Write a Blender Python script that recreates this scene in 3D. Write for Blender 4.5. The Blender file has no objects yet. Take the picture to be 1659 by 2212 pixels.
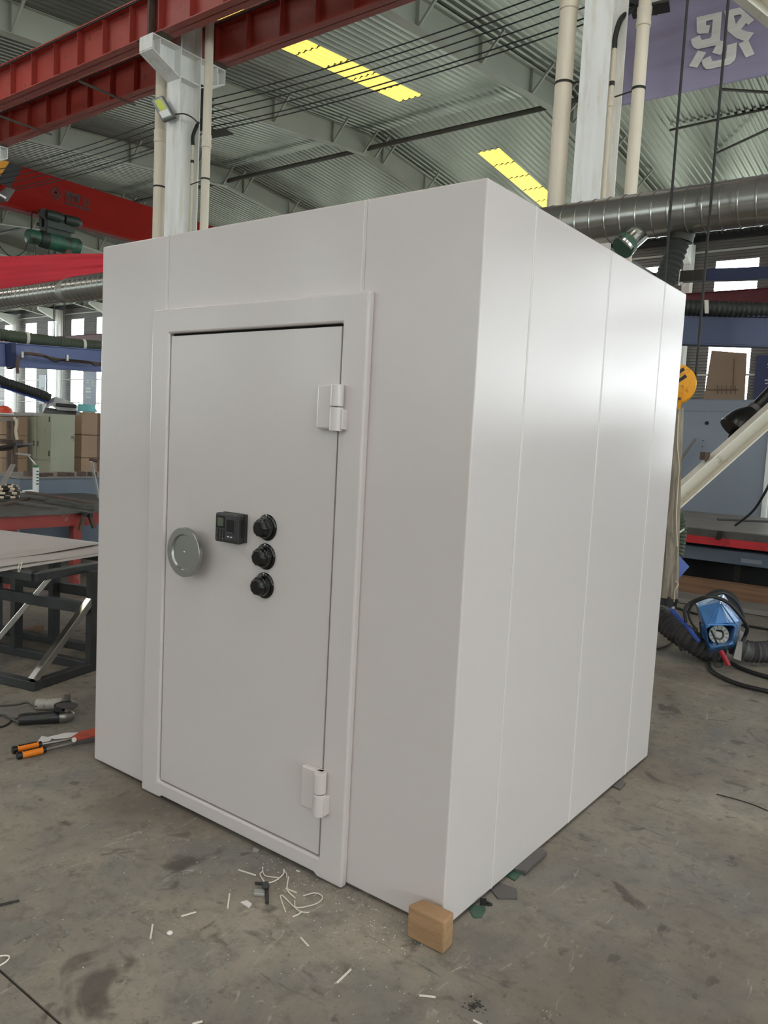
import bpy, bmesh, math, random
from mathutils import Vector, Matrix
from mathutils.geometry import tessellate_polygon
random.seed(7)
C = bpy.context.scene.collection
SC = bpy.context.scene

# ------------------------------------------------------------------ camera
cam_d = bpy.data.cameras.new('camera')
cam = bpy.data.objects.new('camera', cam_d)
C.objects.link(cam)
cam_d.sensor_fit = 'HORIZONTAL'
cam_d.sensor_width = 36.0
cam_d.lens = 36.935
cam_d.clip_start = 0.05
cam_d.clip_end = 400
cam.location = (3.25253, -2.10773, 1.60473)
cam.rotation_euler = (1.478065, -0.050728, 0.651231)
SC.camera = cam

# ------------------------------------------------------------------ exposure, sky, daylight
SC.view_settings.view_transform = 'Standard'
SC.view_settings.look = 'None'
SC.view_settings.gamma = 1.0
SC.view_settings.use_curve_mapping = False
SC.view_settings.exposure = 0.0
SC.cycles.use_denoising = True
SC.cycles.max_bounces = 8
SC.cycles.diffuse_bounces = 4
SC.cycles.glossy_bounces = 3
SC.cycles.transparent_max_bounces = 8
SC.cycles.sample_clamp_indirect = 4.0
SC.cycles.caustics_reflective = False
SC.cycles.caustics_refractive = False

w = bpy.data.worlds.new('overcast')
SC.world = w
w.use_nodes = True
wn = w.node_tree.nodes
wl = w.node_tree.links
wbg = wn['Background']
wtc = wn.new('ShaderNodeTexCoord')
wsep = wn.new('ShaderNodeSeparateXYZ')
wr = wn.new('ShaderNodeValToRGB')
wl.new(wtc.outputs['Generated'], wsep.inputs[0])
wl.new(wsep.outputs['Z'], wr.inputs[0])
wr.color_ramp.elements[0].position = 0.0
wr.color_ramp.elements[0].color = (0.90, 0.965, 0.985, 1)
wr.color_ramp.elements[1].position = 0.5
wr.color_ramp.elements[1].color = (0.90, 0.96, 1.0, 1)
wl.new(wr.outputs[0], wbg.inputs[0])
wbg.inputs[1].default_value = 8.8


def area(name, loc, size, power, col, rot=(0, 0, 0)):
    d = bpy.data.lights.new(name, 'AREA')
    d.shape = 'RECTANGLE'
    d.size, d.size_y = size
    d.energy = power
    d.color = col
    o = bpy.data.objects.new(name, d)
    o.location = loc
    o.rotation_euler = rot
    C.objects.link(o)
    return o


DAY = (1.0, 0.98, 0.985)
# daylight that falls through the roof lights (a strip in every second bay, plus an unseen one added to brighten the vault's side)
for sx in (-22.8, -10.0, 2.8, 9.22, 15.6):
    area('roof_daylight', (sx, -0.4, 10.05), (0.85, 8.5), 245, DAY)
    area('roof_daylight', (sx, -12.6, 10.05), (0.85, 8.5), 245, DAY)
    if sx == -10.0:
        area('roof_daylight', (sx, 11.6, 10.05), (0.7, 7.6), 130, DAY)
        area('roof_daylight', (sx, 23.4, 10.05), (0.7, 7.6), 130, DAY)
# ------------------------------------------------------------------ materials
def lin(c):
    return tuple(((v / 255) / 12.92 if v / 255 <= 0.04045 else ((v / 255 + 0.055) / 1.055) ** 2.4) for v in c)


MATS = {}


def mat(name, rgb, rough=0.5, metal=0.0, var=0.12, scale=3.0, bump=0.0, bscale=60.0, spec=0.5, rvar=0.0,
        emit=None, dirt=None, dscale=2.0, dlo=0.55, dhi=0.7, coat=0.0, stretch=None):
    m = bpy.data.materials.new(name)
    m.use_nodes = True
    nt = m.node_tree
    n, l = nt.nodes, nt.links
    b = n['Principled BSDF']
    base = lin(rgb)
    b.inputs['Roughness'].default_value = rough
    b.inputs['Metallic'].default_value = metal
    b.inputs['Specular IOR Level'].default_value = spec
    b.inputs['Coat Weight'].default_value = coat
    b.inputs['Coat Roughness'].default_value = 0.12
    tc = n.new('ShaderNodeTexCoord')
    vec = tc.outputs['Object']
    if stretch:
        mp = n.new('ShaderNodeMapping')
        mp.inputs['Scale'].default_value = stretch
        l.new(vec, mp.inputs[0])
        vec = mp.outputs[0]
    nz = n.new('ShaderNodeTexNoise')
    nz.inputs['Scale'].default_value = scale
    nz.inputs['Detail'].default_value = 6
    l.new(vec, nz.inputs['Vector'])
    rp = n.new('ShaderNodeValToRGB')
    rp.color_ramp.elements[0].position = 0.3
    rp.color_ramp.elements[1].position = 0.7
    rp.color_ramp.elements[0].color = tuple(max(0, v * (1 - var)) for v in base) + (1,)
    rp.color_ramp.elements[1].color = tuple(min(1, v * (1 + var)) for v in base) + (1,)
    l.new(nz.outputs['Fac'], rp.inputs[0])
    col = rp.outputs[0]
    if dirt:
        n2 = n.new('ShaderNodeTexNoise')
        n2.inputs['Scale'].default_value = dscale
        n2.inputs['Detail'].default_value = 8
        n2.inputs['Roughness'].default_value = 0.65
        l.new(vec, n2.inputs['Vector'])
        r2 = n.new('ShaderNodeValToRGB')
        r2.color_ramp.elements[0].position = dlo
        r2.color_ramp.elements[1].position = dhi
        l.new(n2.outputs['Fac'], r2.inputs[0])
        mx = n.new('ShaderNodeMix')
        mx.data_type = 'RGBA'
        l.new(r2.outputs[0], mx.inputs[0])
        l.new(col, mx.inputs[6])
        mx.inputs[7].default_value = lin(dirt) + (1,)
        col = mx.outputs[2]
    l.new(col, b.inputs['Base Color'])
    if rvar:
        mr = n.new('ShaderNodeMapRange')
        mr.inputs[3].default_value = max(0.02, rough - rvar)
        mr.inputs[4].default_value = min(1, rough + rvar)
        l.new(nz.outputs['Fac'], mr.inputs[0])
        l.new(mr.outputs[0], b.inputs['Roughness'])
    if bump:
        n3 = n.new('ShaderNodeTexNoise')
        n3.inputs['Scale'].default_value = bscale
        n3.inputs['Detail'].default_value = 3
        l.new(vec, n3.inputs['Vector'])
        bp = n.new('ShaderNodeBump')
        bp.inputs['Strength'].default_value = bump
        bp.inputs['Distance'].default_value = 0.01
        l.new(n3.outputs['Fac'], bp.inputs['Height'])
        l.new(bp.outputs[0], b.inputs['Normal'])
    if emit:
        b.inputs['Emission Color'].default_value = lin(emit[0]) + (1,)
        b.inputs['Emission Strength'].default_value = emit[1]
    MATS[name] = m
    return m


def floor_mat():
    m = bpy.data.materials.new('concrete_floor')
    m.use_nodes = True
    nt = m.node_tree
    n, l = nt.nodes, nt.links
    b = n['Principled BSDF']
    b.inputs['Specular IOR Level'].default_value = 0.35
    geo = n.new('ShaderNodeNewGeometry')
    pos = geo.outputs['Position']

    def noise(sc, det=6, rough=0.6, dist=0.0, stretch=None, off=None):
        v = pos
        if stretch or off:
            mp = n.new('ShaderNodeMapping')
            mp.inputs['Scale'].default_value = stretch or (1, 1, 1)
            mp.inputs['Location'].default_value = off or (0, 0, 0)
            if stretch:
                mp.inputs['Rotation'].default_value = (0, 0, 0.5)
            l.new(v, mp.inputs[0])
            v = mp.outputs[0]
        t = n.new('ShaderNodeTexNoise')
        t.inputs['Scale'].default_value = sc
        t.inputs['Detail'].default_value = det
        t.inputs['Roughness'].default_value = rough
        t.inputs['Distortion'].default_value = dist
        l.new(v, t.inputs['Vector'])
        return t.outputs['Fac']

    def ramp(f, p0, p1, c0=(0, 0, 0), c1=(1, 1, 1)):
        r = n.new('ShaderNodeValToRGB')
        r.color_ramp.elements[0].position = p0
        r.color_ramp.elements[1].position = p1
        r.color_ramp.elements[0].color = c0 + (1,)
        r.color_ramp.elements[1].color = c1 + (1,)
        l.new(f, r.inputs[0])
        return r.outputs[0]

    def mix(f, a, c, k=1.0):
        x = n.new('ShaderNodeMix')
        x.data_type = 'RGBA'
        if k != 1.0:
            mm = n.new('ShaderNodeMath')
            mm.operation = 'MULTIPLY'
            mm.inputs[1].default_value = k
            l.new(f, mm.inputs[0])
            f = mm.outputs[0]
        l.new(f, x.inputs[0])
        l.new(a, x.inputs[6])
        if isinstance(c, tuple):
            x.inputs[7].default_value = c + (1,)
        else:
            l.new(c, x.inputs[7])
        return x.outputs[2]

    col = ramp(noise(0.9, 8, 0.62), 0.32, 0.68, lin((112, 106, 97)), lin((158, 149, 135)))
    col = mix(ramp(noise(2.6, 6, 0.7, 0.4), 0.46, 0.66), col, lin((112, 113, 110)), 0.7)
    col = mix(ramp(noise(0.55, 4, 0.6, 0.0, None, (7, 3, 0)), 0.5, 0.64), col, lin((102, 92, 79)), 0.7)
    col = mix(ramp(noise(14, 5, 0.7), 0.5, 0.72), col, lin((88, 82, 74)), 0.6)
    col = mix(ramp(noise(3.4, 4, 0.55, 0.8, None, (2, 9, 0)), 0.635, 0.69), col, lin((70, 64, 58)), 0.7)
    col = mix(ramp(noise(5.5, 5, 0.7, 1.5, (0.35, 2.6, 1), (1, 2, 0)), 0.62, 0.72), col, lin((80, 75, 70)), 0.65)
    col = mix(ramp(noise(7, 6, 0.75, 2.0, (1.8, 0.6, 1), (5, 2, 0)), 0.60, 0.76), col, lin((196, 191, 180)), 0.7)
    col = mix(ramp(noise(9, 5, 0.65, 0.5, None, (3, 8, 0)), 0.61, 0.68), col, lin((74, 69, 63)), 0.6)
    col = mix(ramp(noise(55, 3, 0.6), 0.62, 0.74), col, lin((78, 73, 67)), 0.7)
    l.new(col, b.inputs['Base Color'])
    rr = n.new('ShaderNodeMapRange')
    rr.inputs[3].default_value = 0.42
    rr.inputs[4].default_value = 0.75
    l.new(noise(1.8, 5, 0.6), rr.inputs[0])
    l.new(rr.outputs[0], b.inputs['Roughness'])
    bp = n.new('ShaderNodeBump')
    bp.inputs['Strength'].default_value = 0.25
    bp.inputs['Distance'].default_value = 0.006
    l.new(noise(38, 6, 0.7), bp.inputs['Height'])
    l.new(bp.outputs[0], b.inputs['Normal'])
    MATS['floor'] = m
    return m


floor_mat()
mat('vault_paint', (211, 202, 199), 0.14, var=0.015, scale=1.2, bump=0.06, bscale=340, spec=0.5, rvar=0.02)
mat('vault_side_paint', (205, 202, 196), 0.30, var=0.015, scale=1.2, bump=0.10, bscale=170, spec=0.5, rvar=0.03)
mat('joint_filler', (214, 211, 204), 0.45, var=0.02)
mat('gap_dark', (30, 30, 30), 0.8)
mat('steel_disc', (170, 171, 164), 0.36, 1.0, var=0.03, scale=6, rvar=0.02)
mat('steel_bright', (205, 204, 200), 0.22, 1.0, var=0.12, scale=8)
mat('black_plastic', (20, 20, 20), 0.32, var=0.1)
mat('black_gloss', (10, 10, 11), 0.12, var=0.1, coat=0.3)
mat('keypad_body', (48, 47, 48), 0.45, var=0.06)
mat('lcd', (92, 98, 84), 0.2, var=0.05)
mat('white_print', (220, 220, 216), 0.6)
mat('wood_block', (160, 126, 92), 0.7, var=0.16, scale=7, stretch=(1, 1, 6), bump=0.3, bscale=40, dirt=(70, 50, 34), dscale=16, dlo=0.66, dhi=0.74)
mat('ceiling_foil', (130, 131, 124), 0.34, 0.92, var=0.2, scale=0.8, bump=0.10, bscale=2.0, rvar=0.08, stretch=(1.6, .35, 1))
mat('skylight', (240, 225, 140), 0.4, emit=((250, 232, 108), 0.92), var=0.03)
mat('rafter_paint', (168, 168, 154), 0.55, var=0.06, scale=1.5)
mat('strut_paint', (96, 94, 86), 0.6, var=0.1)
mat('red_beam', (168, 66, 56), 0.5, var=0.12, scale=2.5, dirt=(92, 40, 34), dscale=5, dlo=0.6, dhi=0.72)
mat('crane_red', (140, 18, 6), 0.55, spec=0.15, var=0.06, scale=1.5)
mat('red_beam_backlit', (104, 40, 46), 0.5, var=0.1)  # runway red darkened: the far beam's backlit shade is put into the colour
mat('crane_dark', (60, 16, 12), 0.5)
mat('yellow_paint', (232, 160, 16), 0.4, var=0.08, scale=6, dirt=(150, 90, 30), dscale=18)
mat('black_paint', (26, 26, 27), 0.5)
mat('column_paint', (244, 243, 240), 0.5, var=0.05, scale=2.0, stretch=(4, 4, 0.6), dirt=(222, 216, 200), dscale=2.5, dlo=0.5, dhi=0.75)
mat('brace_paint', (222, 216, 202), 0.5, var=0.05, scale=2.0, dirt=(180, 172, 150), dscale=6, dlo=0.6, dhi=0.7)
mat('pvc', (226, 214, 194), 0.4, var=0.06, scale=1.4, stretch=(2, 2, 1))
mat('dark_band', (58, 54, 50), 0.5, 0.5)
mat('cable', (28, 27, 26), 0.6)
mat('cable_grey', (70, 68, 62), 0.6)
mat('duct_steel', (158, 156, 150), 0.22, 0.75, var=0.1, scale=3, rvar=0.08)
mat('duct_grey', (146, 143, 134), 0.42, 0.3, var=0.08, scale=3)
mat('hose_green', (70, 78, 62), 0.65, var=0.15, scale=8)
mat('hose_dark', (40, 42, 40), 0.6, var=0.15, scale=8)
mat('hose_grey', (74, 72, 72), 0.7, var=0.2, scale=10)
mat('strap_white', (214, 210, 198), 0.6)
mat('boom_blue', (92, 104, 150), 0.45, var=0.1, scale=3, dirt=(130, 130, 140), dscale=4, dlo=0.6, dhi=0.8)
mat('boom_navy', (40, 48, 84), 0.4, var=0.1, scale=2)
mat('hood_blue', (72, 132, 196), 0.22, var=0.12, scale=5, coat=0.5, dirt=(40, 60, 90), dscale=9, dlo=0.62, dhi=0.7)
mat('link_blue', (44, 76, 160), 0.35, var=0.1)
mat('cloth_red', (214, 40, 60), 0.75, var=0.08, scale=1.0, stretch=(0.3, 1, 3), bump=0.3, bscale=4)
mat('cloth_purple', (168, 160, 188), 0.7, var=0.09, scale=1.5, stretch=(0.3, 1, 3), bump=0.25, bscale=5)
mat('cloth_print', (244, 242, 236), 0.7, var=0.08, scale=5, stretch=(0.4, 1, 4))
mat('siding', (126, 120, 116), 0.45, var=0.08, scale=1.0)
mat('window_frame', (206, 206, 198), 0.5, var=0.04)
mat('hoist_green', (46, 96, 78), 0.4, var=0.15, scale=5, dirt=(58, 48, 42), dscale=4, dlo=0.5, dhi=0.62)
mat('hoist_dark', (40, 52, 46), 0.5, var=0.2, scale=6)
mat('frame_steel', (78, 80, 80), 0.4, 0.6, var=0.2, scale=5, rvar=0.1)
mat('sheet_pale', (196, 188, 182), 0.5, var=0.05, scale=2)
mat('plate_dark', (92, 90, 86), 0.5, 0.5, var=0.2, scale=4, dirt=(62, 58, 54), dscale=7)
mat('bench_red', (146, 52, 44), 0.5, var=0.2, scale=4, dirt=(176, 156, 142), dscale=3, dlo=0.55, dhi=0.72)
mat('bench_red_bright', (190, 40, 48), 0.45, var=0.15, scale=4, dirt=(110, 40, 40), dscale=6)
mat('blue_grey', (108, 118, 132), 0.5, var=0.08, scale=2)
mat('panel_grey', (140, 147, 158), 0.35, 0.0, var=0.05, scale=0.8)
mat('cabinet_green', (170, 170, 148), 0.5, var=0.08, scale=2.5, dirt=(108, 100, 82), dscale=5, dlo=0.62, dhi=0.72)
mat('carton', (172, 142, 116), 0.75, var=0.06, scale=2)
mat('carton_dark', (118, 94, 76), 0.75, var=0.1, scale=2)
mat('rust', (88, 70, 60), 0.7, var=0.25, scale=8)
mat('timber', (128, 96, 72), 0.7, var=0.2, scale=4, stretch=(0.4, 6, 6))
mat('slab_grey', (132, 126, 120), 0.6, var=0.12, scale=3)
mat('burlap', (140, 130, 116), 0.85, var=0.25, scale=8, stretch=(5, 5, 0.5), bump=0.6, bscale=30, dirt=(84, 76, 66), dscale=5)
mat('brown_board', (158, 132, 110), 0.7, var=0.08, scale=2)
mat('navy_board', (44, 52, 92), 0.4, var=0.05)
mat('grey_board', (176, 180, 190), 0.5)
mat('orange_grip', (240, 132, 24), 0.45, var=0.05)
mat('tool_steel', (150, 146, 138), 0.35, 0.8, var=0.15, scale=12)
mat('tool_red', (186, 74, 52), 0.5, var=0.2, scale=20)
mat('grinder_black', (36, 36, 37), 0.38, var=0.1)
mat('grinder_pale', (176, 170, 160), 0.5, var=0.15, scale=30, dirt=(110, 104, 96), dscale=40)
mat('disc_dark', (66, 62, 60), 0.7, var=0.2, scale=20)
mat('paper', (222, 218, 216), 0.7, var=0.04)
mat('wire_white', (222, 216, 202), 0.6)
mat('green_scrap', (62, 92, 76), 0.4, var=0.1)
mat('shim_grey', (96, 92, 90), 0.5, 0.2, var=0.1)
mat('turquoise', (112, 186, 190), 0.4, var=0.05)
mat('helmet_red', (222, 82, 56), 0.35, var=0.05)
mat('white_plastic', (232, 232, 230), 0.4, var=0.03)
mat('green_cap', (40, 120, 66), 0.4)
mat('foil_grey', (176, 174, 170), 0.4, 0.5, var=0.2, scale=6)
mat('lamp_glass', (150, 160, 160), 0.15, var=0.05)
mat('lamp_led', (196, 206, 40), 0.4, var=0.1, scale=20)
mat('silver_fan', (226, 222, 208), 0.4, 0.2, var=0.06)
mat('red_grip', (168, 34, 52), 0.4)
mat('rope_pale', (214, 196, 170), 0.8, var=0.1)
mat('outside_ground', (170, 176, 160), 0.9)
mat('outside_green', (150, 180, 130), 0.9, var=0.2, scale=1.5)
mat('dust', (206, 204, 198), 0.8)
mat('stain_dark', (52, 48, 45), 0.8, var=0.3, scale=30)


def glass_mat():
    m = bpy.data.materials.new('window_glass')
    m.use_nodes = True
    n, l = m.node_tree.nodes, m.node_tree.links
    n.remove(n['Principled BSDF'])
    t = n.new('ShaderNodeBsdfTransparent')
    t.inputs[0].default_value = (0.95, 0.98, 0.97, 1)
    g = n.new('ShaderNodeBsdfGlossy')
    g.inputs['Roughness'].default_value = 0.05
    x = n.new('ShaderNodeMixShader')
    x.inputs[0].default_value = 0.06
    l.new(t.outputs[0], x.inputs[1])
    l.new(g.outputs[0], x.inputs[2])
    l.new(x.outputs[0], n['Material Output'].inputs[0])
    MATS['glass'] = m


glass_mat()


# ------------------------------------------------------------------ helpers
def V(p):
    return Vector(p)


class MB:
    """collects simple shapes; build() links them as one mesh object"""

    def __init__(s):
        s.v, s.f = [], []

    def add(s, vs, fs):
        k = len(s.v)
        s.v += [tuple(p) for p in vs]
        s.f += [tuple(i + k for i in f) for f in fs]
        return s

    def box(s, a, b):
        x0, y0, z0 = (min(a[i], b[i]) for i in range(3))
        x1, y1, z1 = (max(a[i], b[i]) for i in range(3))
        return s.add([(x0, y0, z0), (x1, y0, z0), (x1, y1, z0), (x0, y1, z0), (x0, y0, z1), (x1, y0, z1), (x1, y1, z1), (x0, y1, z1)],
                     [(3, 2, 1, 0), (4, 5, 6, 7), (0, 1, 5, 4), (1, 2, 6, 5), (2, 3, 7, 6), (3, 0, 4, 7)])

    def obox(s, o, x, y, z):
        """box from corner o along three edge vectors"""
        o, x, y, z = V(o), V(x), V(y), V(z)
        p = [o, o + x, o + x + y, o + y]
        fs = [(3, 2, 1, 0), (4, 5, 6, 7), (0, 1, 5, 4), (1, 2, 6, 5), (2, 3, 7, 6), (3, 0, 4, 7)]
        if x.cross(y).dot(z) < 0:
            fs = [f[::-1] for f in fs]
        return s.add(p + [q + z for q in p], fs)

    def bar(s, a, b, w, h, up=(0, 0, 1)):
        """rectangular bar, centre line a-b"""
        a, b = V(a), V(b)
        d = (b - a).normalized()
        u = V(up)
        if d.cross(u).length < 1e-3:
            u = Vector((0, 1, 0))
        sd = d.cross(u).normalized()
        u = sd.cross(d).normalized()
        return s.obox(a - sd * w / 2 - u * h / 2, b - a, sd * w, u * h)

    def prism(s, poly, ext):
        poly = [V(p) for p in poly]
        e = V(ext)
        n = len(poly)
        nrm = Vector((0, 0, 0))
        for i in range(n):
            nrm += poly[i].cross(poly[(i + 1) % n])
        if nrm.dot(e) < 0:
            poly = poly[::-1]
        fs = [tuple(range(n - 1, -1, -1)), tuple(range(n, 2 * n))] + [(i, (i + 1) % n, n + (i + 1) % n, n + i) for i in range(n)]
        return s.add(poly + [p + e for p in poly], fs)

    def frus(s, a, b, ra, rb=None, n=20, cap=True):
        a, b = V(a), V(b)
        rb = ra if rb is None else rb
        d = (b - a).normalized()
        u = d.orthogonal().normalized()
        t = d.cross(u)
        vs = []
        for q, r in ((a, ra), (b, rb)):
            vs += [q + (u * math.cos(2 * math.pi * i / n) + t * math.sin(2 * math.pi * i / n)) * r for i in range(n)]
        fs = [(i, (i + 1) % n, n + (i + 1) % n, n + i) for i in range(n)]
        if cap:
            fs += [tuple(range(n - 1, -1, -1)), tuple(range(n, 2 * n))]
        return s.add(vs, fs)

    def lathe(s, o, axis, prof, n=32):
        """prof: (distance along axis, radius) pairs"""
        o, d = V(o), V(axis).normalized()
        u = d.orthogonal().normalized()
        t = d.cross(u)
        vs = []
        for h, r in prof:
            vs += [o + d * h + (u * math.cos(2 * math.pi * i / n) + t * math.sin(2 * math.pi * i / n)) * max(r, 1e-5) for i in range(n)]
        fs = []
        for k in range(len(prof) - 1):
            fs += [(k * n + i, k * n + (i + 1) % n, (k + 1) * n + (i + 1) % n, (k + 1) * n + i) for i in range(n)]
        fs += [tuple(range(n - 1, -1, -1)), tuple(range((len(prof) - 1) * n, len(prof) * n))]
        return s.add(vs, fs)

    def tube(s, pts, r, n=8, cap=True):
        pts = [V(p) for p in pts]
        m = len(pts)
        rs = r if isinstance(r, (list, tuple)) else [r] * m
        d0 = (pts[1] - pts[0]).normalized()
        u = d0.orthogonal().normalized()
        vs = []
        for i, p in enumerate(pts):
            d = (pts[min(i + 1, m - 1)] - pts[max(i - 1, 0)]).normalized()
            u = (u - d * u.dot(d)).normalized()
            t = d.cross(u)
            vs += [p + (u * math.cos(2 * math.pi * j / n) + t * math.sin(2 * math.pi * j / n)) * rs[i] for j in range(n)]
        fs = []
        for i in range(m - 1):
            fs += [(i * n + j, i * n + (j + 1) % n, (i + 1) * n + (j + 1) % n, (i + 1) * n + j) for j in range(n)]
        if cap:
            fs += [tuple(range(n - 1, -1, -1)), tuple(range((m - 1) * n, m * n))]
        return s.add(vs, fs)

    def ribbed(s, pts, r, pitch, depth, n=14):
        """a corrugated hose along a path"""
        pts = smooth(pts, 10)
        L = [0]
        for i in range(1, len(pts)):
            L.append(L[-1] + (V(pts[i]) - V(pts[i - 1])).length)
        k = max(4, int(L[-1] / pitch) * 2)
        out = []
        for i in range(k + 1):
            q = L[-1] * i / k
            j = 1
            while j < len(L) - 1 and L[j] < q:
                j += 1
            f = (q - L[j - 1]) / max(1e-9, L[j] - L[j - 1])
            out.append(V(pts[j - 1]).lerp(V(pts[j]), f))
        return s.tube(out, [r if i % 2 else r - depth for i in range(k + 1)], n)

    def flat(s, loops, ext):
        """flat polygon with holes, given thickness along ext"""
        loops = [[V(p) for p in lp] for lp in loops]
        tris = tessellate_polygon(loops)
        pts = [p for lp in loops for p in lp]
        e = V(ext)
        k = len(pts)
        a, b, c = (pts[i] for i in tris[0])
        flip = (b - a).cross(c - a).dot(e) < 0
        f1 = [tuple(t) if not flip else tuple(t)[::-1] for t in tris]
        fs = [tuple(i + k for i in t) for t in f1] + [t[::-1] for t in f1]
        o = 0
        for lp in loops:
            m = len(lp)
            fs += [(o + i, o + (i + 1) % m, k + o + (i + 1) % m, k + o + i) for i in range(m)]
            o += m
        return s.add(pts + [p + e for p in pts], fs)

    def mesh(s, name, m, sm=False):
        me = bpy.data.meshes.new(name)
        me.from_pydata(s.v, [], s.f)
        bm = bmesh.new()
        bm.from_mesh(me)
        bmesh.ops.recalc_face_normals(bm, faces=bm.faces)
        bm.to_mesh(me)
        bm.free()
        me.materials.append(MATS[m])
        if sm:
            for p in me.polygons:
                p.use_smooth = True
        me.update()
        return me

    def build(s, name, m, parent=None, sm=False, bevel=0.0, seg=2, kind=None, label=None, sharp=40):
        o = bpy.data.objects.new(name, s.mesh(name, m, sm))
        C.objects.link(o)
        if parent:
            attach(o, parent)
        if bevel:
            b = o.modifiers.new('bevel', 'BEVEL')
            b.width = bevel
            b.segments = seg
            b.limit_method = 'ANGLE'
            b.angle_limit = math.radians(35)
        if sm:
            try:
                o.data.set_sharp_from_angle(angle=math.radians(sharp))
            except Exception:
                pass
        if kind:
            o['kind'] = kind
        if label:
            o['label'] = label
        return o


def world_of(p):
    q = p.location.copy()
    if p.parent:
        q += world_of(p.parent) + p.matrix_parent_inverse.translation
    return q


def attach(o, parent):
    o.parent = parent
    o.matrix_parent_inverse = Matrix.Translation(-world_of(parent))


def smooth(pts, k=8):
    pts = [V(p) for p in pts]
    if len(pts) < 3:
        return pts
    out = []
    P_ = [pts[0] * 2 - pts[1]] + pts + [pts[-1] * 2 - pts[-2]]
    for i in range(1, len(P_) - 2):
        a, b, c, d = P_[i - 1], P_[i], P_[i + 1], P_[i + 2]
        for j in range(k):
            t = j / k
            out.append(0.5 * ((2 * b) + (c - a) * t + (2 * a - 5 * b + 4 * c - d) * t * t + (3 * b - a - 3 * c + d) * t ** 3))
    out.append(pts[-1])
    return out


def tag(o, label, cat, group=None, kind=None):
    o['label'] = label
    o['category'] = cat
    if group:
        o['group'] = group
    o['kind'] = kind or 'thing'
    return o


def thing(name, label, cat, loc=(0, 0, 0), group=None, kind=None):
    o = bpy.data.objects.new(name, None)
    o.empty_display_size = 0.1
    o.location = loc
    C.objects.link(o)
    return tag(o, label, cat, group, kind)


def struct(name, loc=(0, 0, 0), label=None):
    o = bpy.data.objects.new(name, None)
    o.empty_display_size = 0.1
    o.location = loc
    C.objects.link(o)
    o['kind'] = 'structure'
    if label:
        o['label'] = label
    return o


def copy_tree(root, off, rotz=0.0, label=None):
    r = root.copy()
    C.objects.link(r)
    r.location = root.location + V(off)
    r.rotation_euler = (0, 0, root.rotation_euler.z + rotz)
    if label:
        r['label'] = label
    for ch in root.children:
        c = ch.copy()
        C.objects.link(c)
        c.parent = r
        for g in ch.children:
            d = g.copy()
            C.objects.link(d)
            d.parent = c
    return r


def twin(o, off):
    """another piece alike: shares the mesh"""
    c = o.copy()
    C.objects.link(c)
    c.location = o.location + V(off)
    return c


def text(name, body, size, o, xd, up, m, parent, ext=0.002, bold=0.0, tall=1.0):
    d = bpy.data.curves.new(name, 'FONT')
    d.body = body
    d.size = size
    d.extrude = ext
    d.offset = bold
    d.materials.append(MATS[m])
    tmp = bpy.data.objects.new(name, d)
    C.objects.link(tmp)
    bpy.context.view_layer.update()
    me = bpy.data.meshes.new_from_object(tmp.evaluated_get(bpy.context.evaluated_depsgraph_get()))
    bpy.data.objects.remove(tmp)
    ob = bpy.data.objects.new(name, me)
    C.objects.link(ob)
    x = V(xd).normalized()
    u = V(up)
    u = (u - x * u.dot(x)).normalized()
    z = x.cross(u)
    M = Matrix((x, u * tall, z)).transposed().to_4x4()
    M.translation = V(o)
    if parent:
        ob.parent = parent
        ob.matrix_parent_inverse = Matrix.Translation(-world_of(parent))
    ob.matrix_basis = M
    return ob


# ================================================================== THE HALL
RY, RZ, SL = 17.5, 10.95, 0.1          # far ridge line, its height, roof slope
VY = 5.5                               # the column row: a valley between two spans
NY = -6.5                              # ridge of the near span
FY, BY = 29.4, -18.5                   # far wall, near wall
X0, X1 = -62.0, 28.0
PITCH = 6.42


def roof_z(y):
    return RZ - SL * abs(y - (RY if y > VY else NY))


fl = struct('floor')
m = MB().box((X0, BY, -0.14), (X1, FY, -0.06))
m.build('slab_base', 'gap_dark', fl)
MB().box((X0, -1.009, -0.06), (X1, FY, 0)).build('slab', 'floor', fl)
MB().box((X0, BY, -0.06), (X1, -1.017, 0)).build('slab', 'floor', fl)
# a hairline crack on the right
m = MB()
cr = smooth([(2.39, 1.775, 0.001), (2.475, 1.783, 0.001), (2.547, 1.78, 0.001), (2.618, 1.759, 0.001)], 5)
m.tube(cr, 0.004, 4)
m.build('crack', 'stain_dark', fl, kind='stuff')


def corrugated(x0, x1, y0, y1, dz=0.0, pitch=0.19, h=0.034):
    """roof sheet, ribs run down the slope"""
    vs, fs = [], []
    n = max(1, round((x1 - x0) / pitch))
    p = (x1 - x0) / n
    row = []
    for i in range(n):
        for fx, fz in ((0, 0), (0.40, 0), (0.55, h), (0.85, h)):
            row.append((x0 + (i + fx) * p, fz))
    row.append((x1, 0))
    for y in (y0, y1):
        for x, z in row:
            vs.append((x, y, roof_z(y if y != VY else (VY + 1e-4 if y1 > VY else VY - 1e-4)) + z + dz))
    k = len(row)
    for i in range(k - 1):
        fs.append((i, k + i, k + i + 1, i + 1))
    return MB().add(vs, fs)


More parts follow.
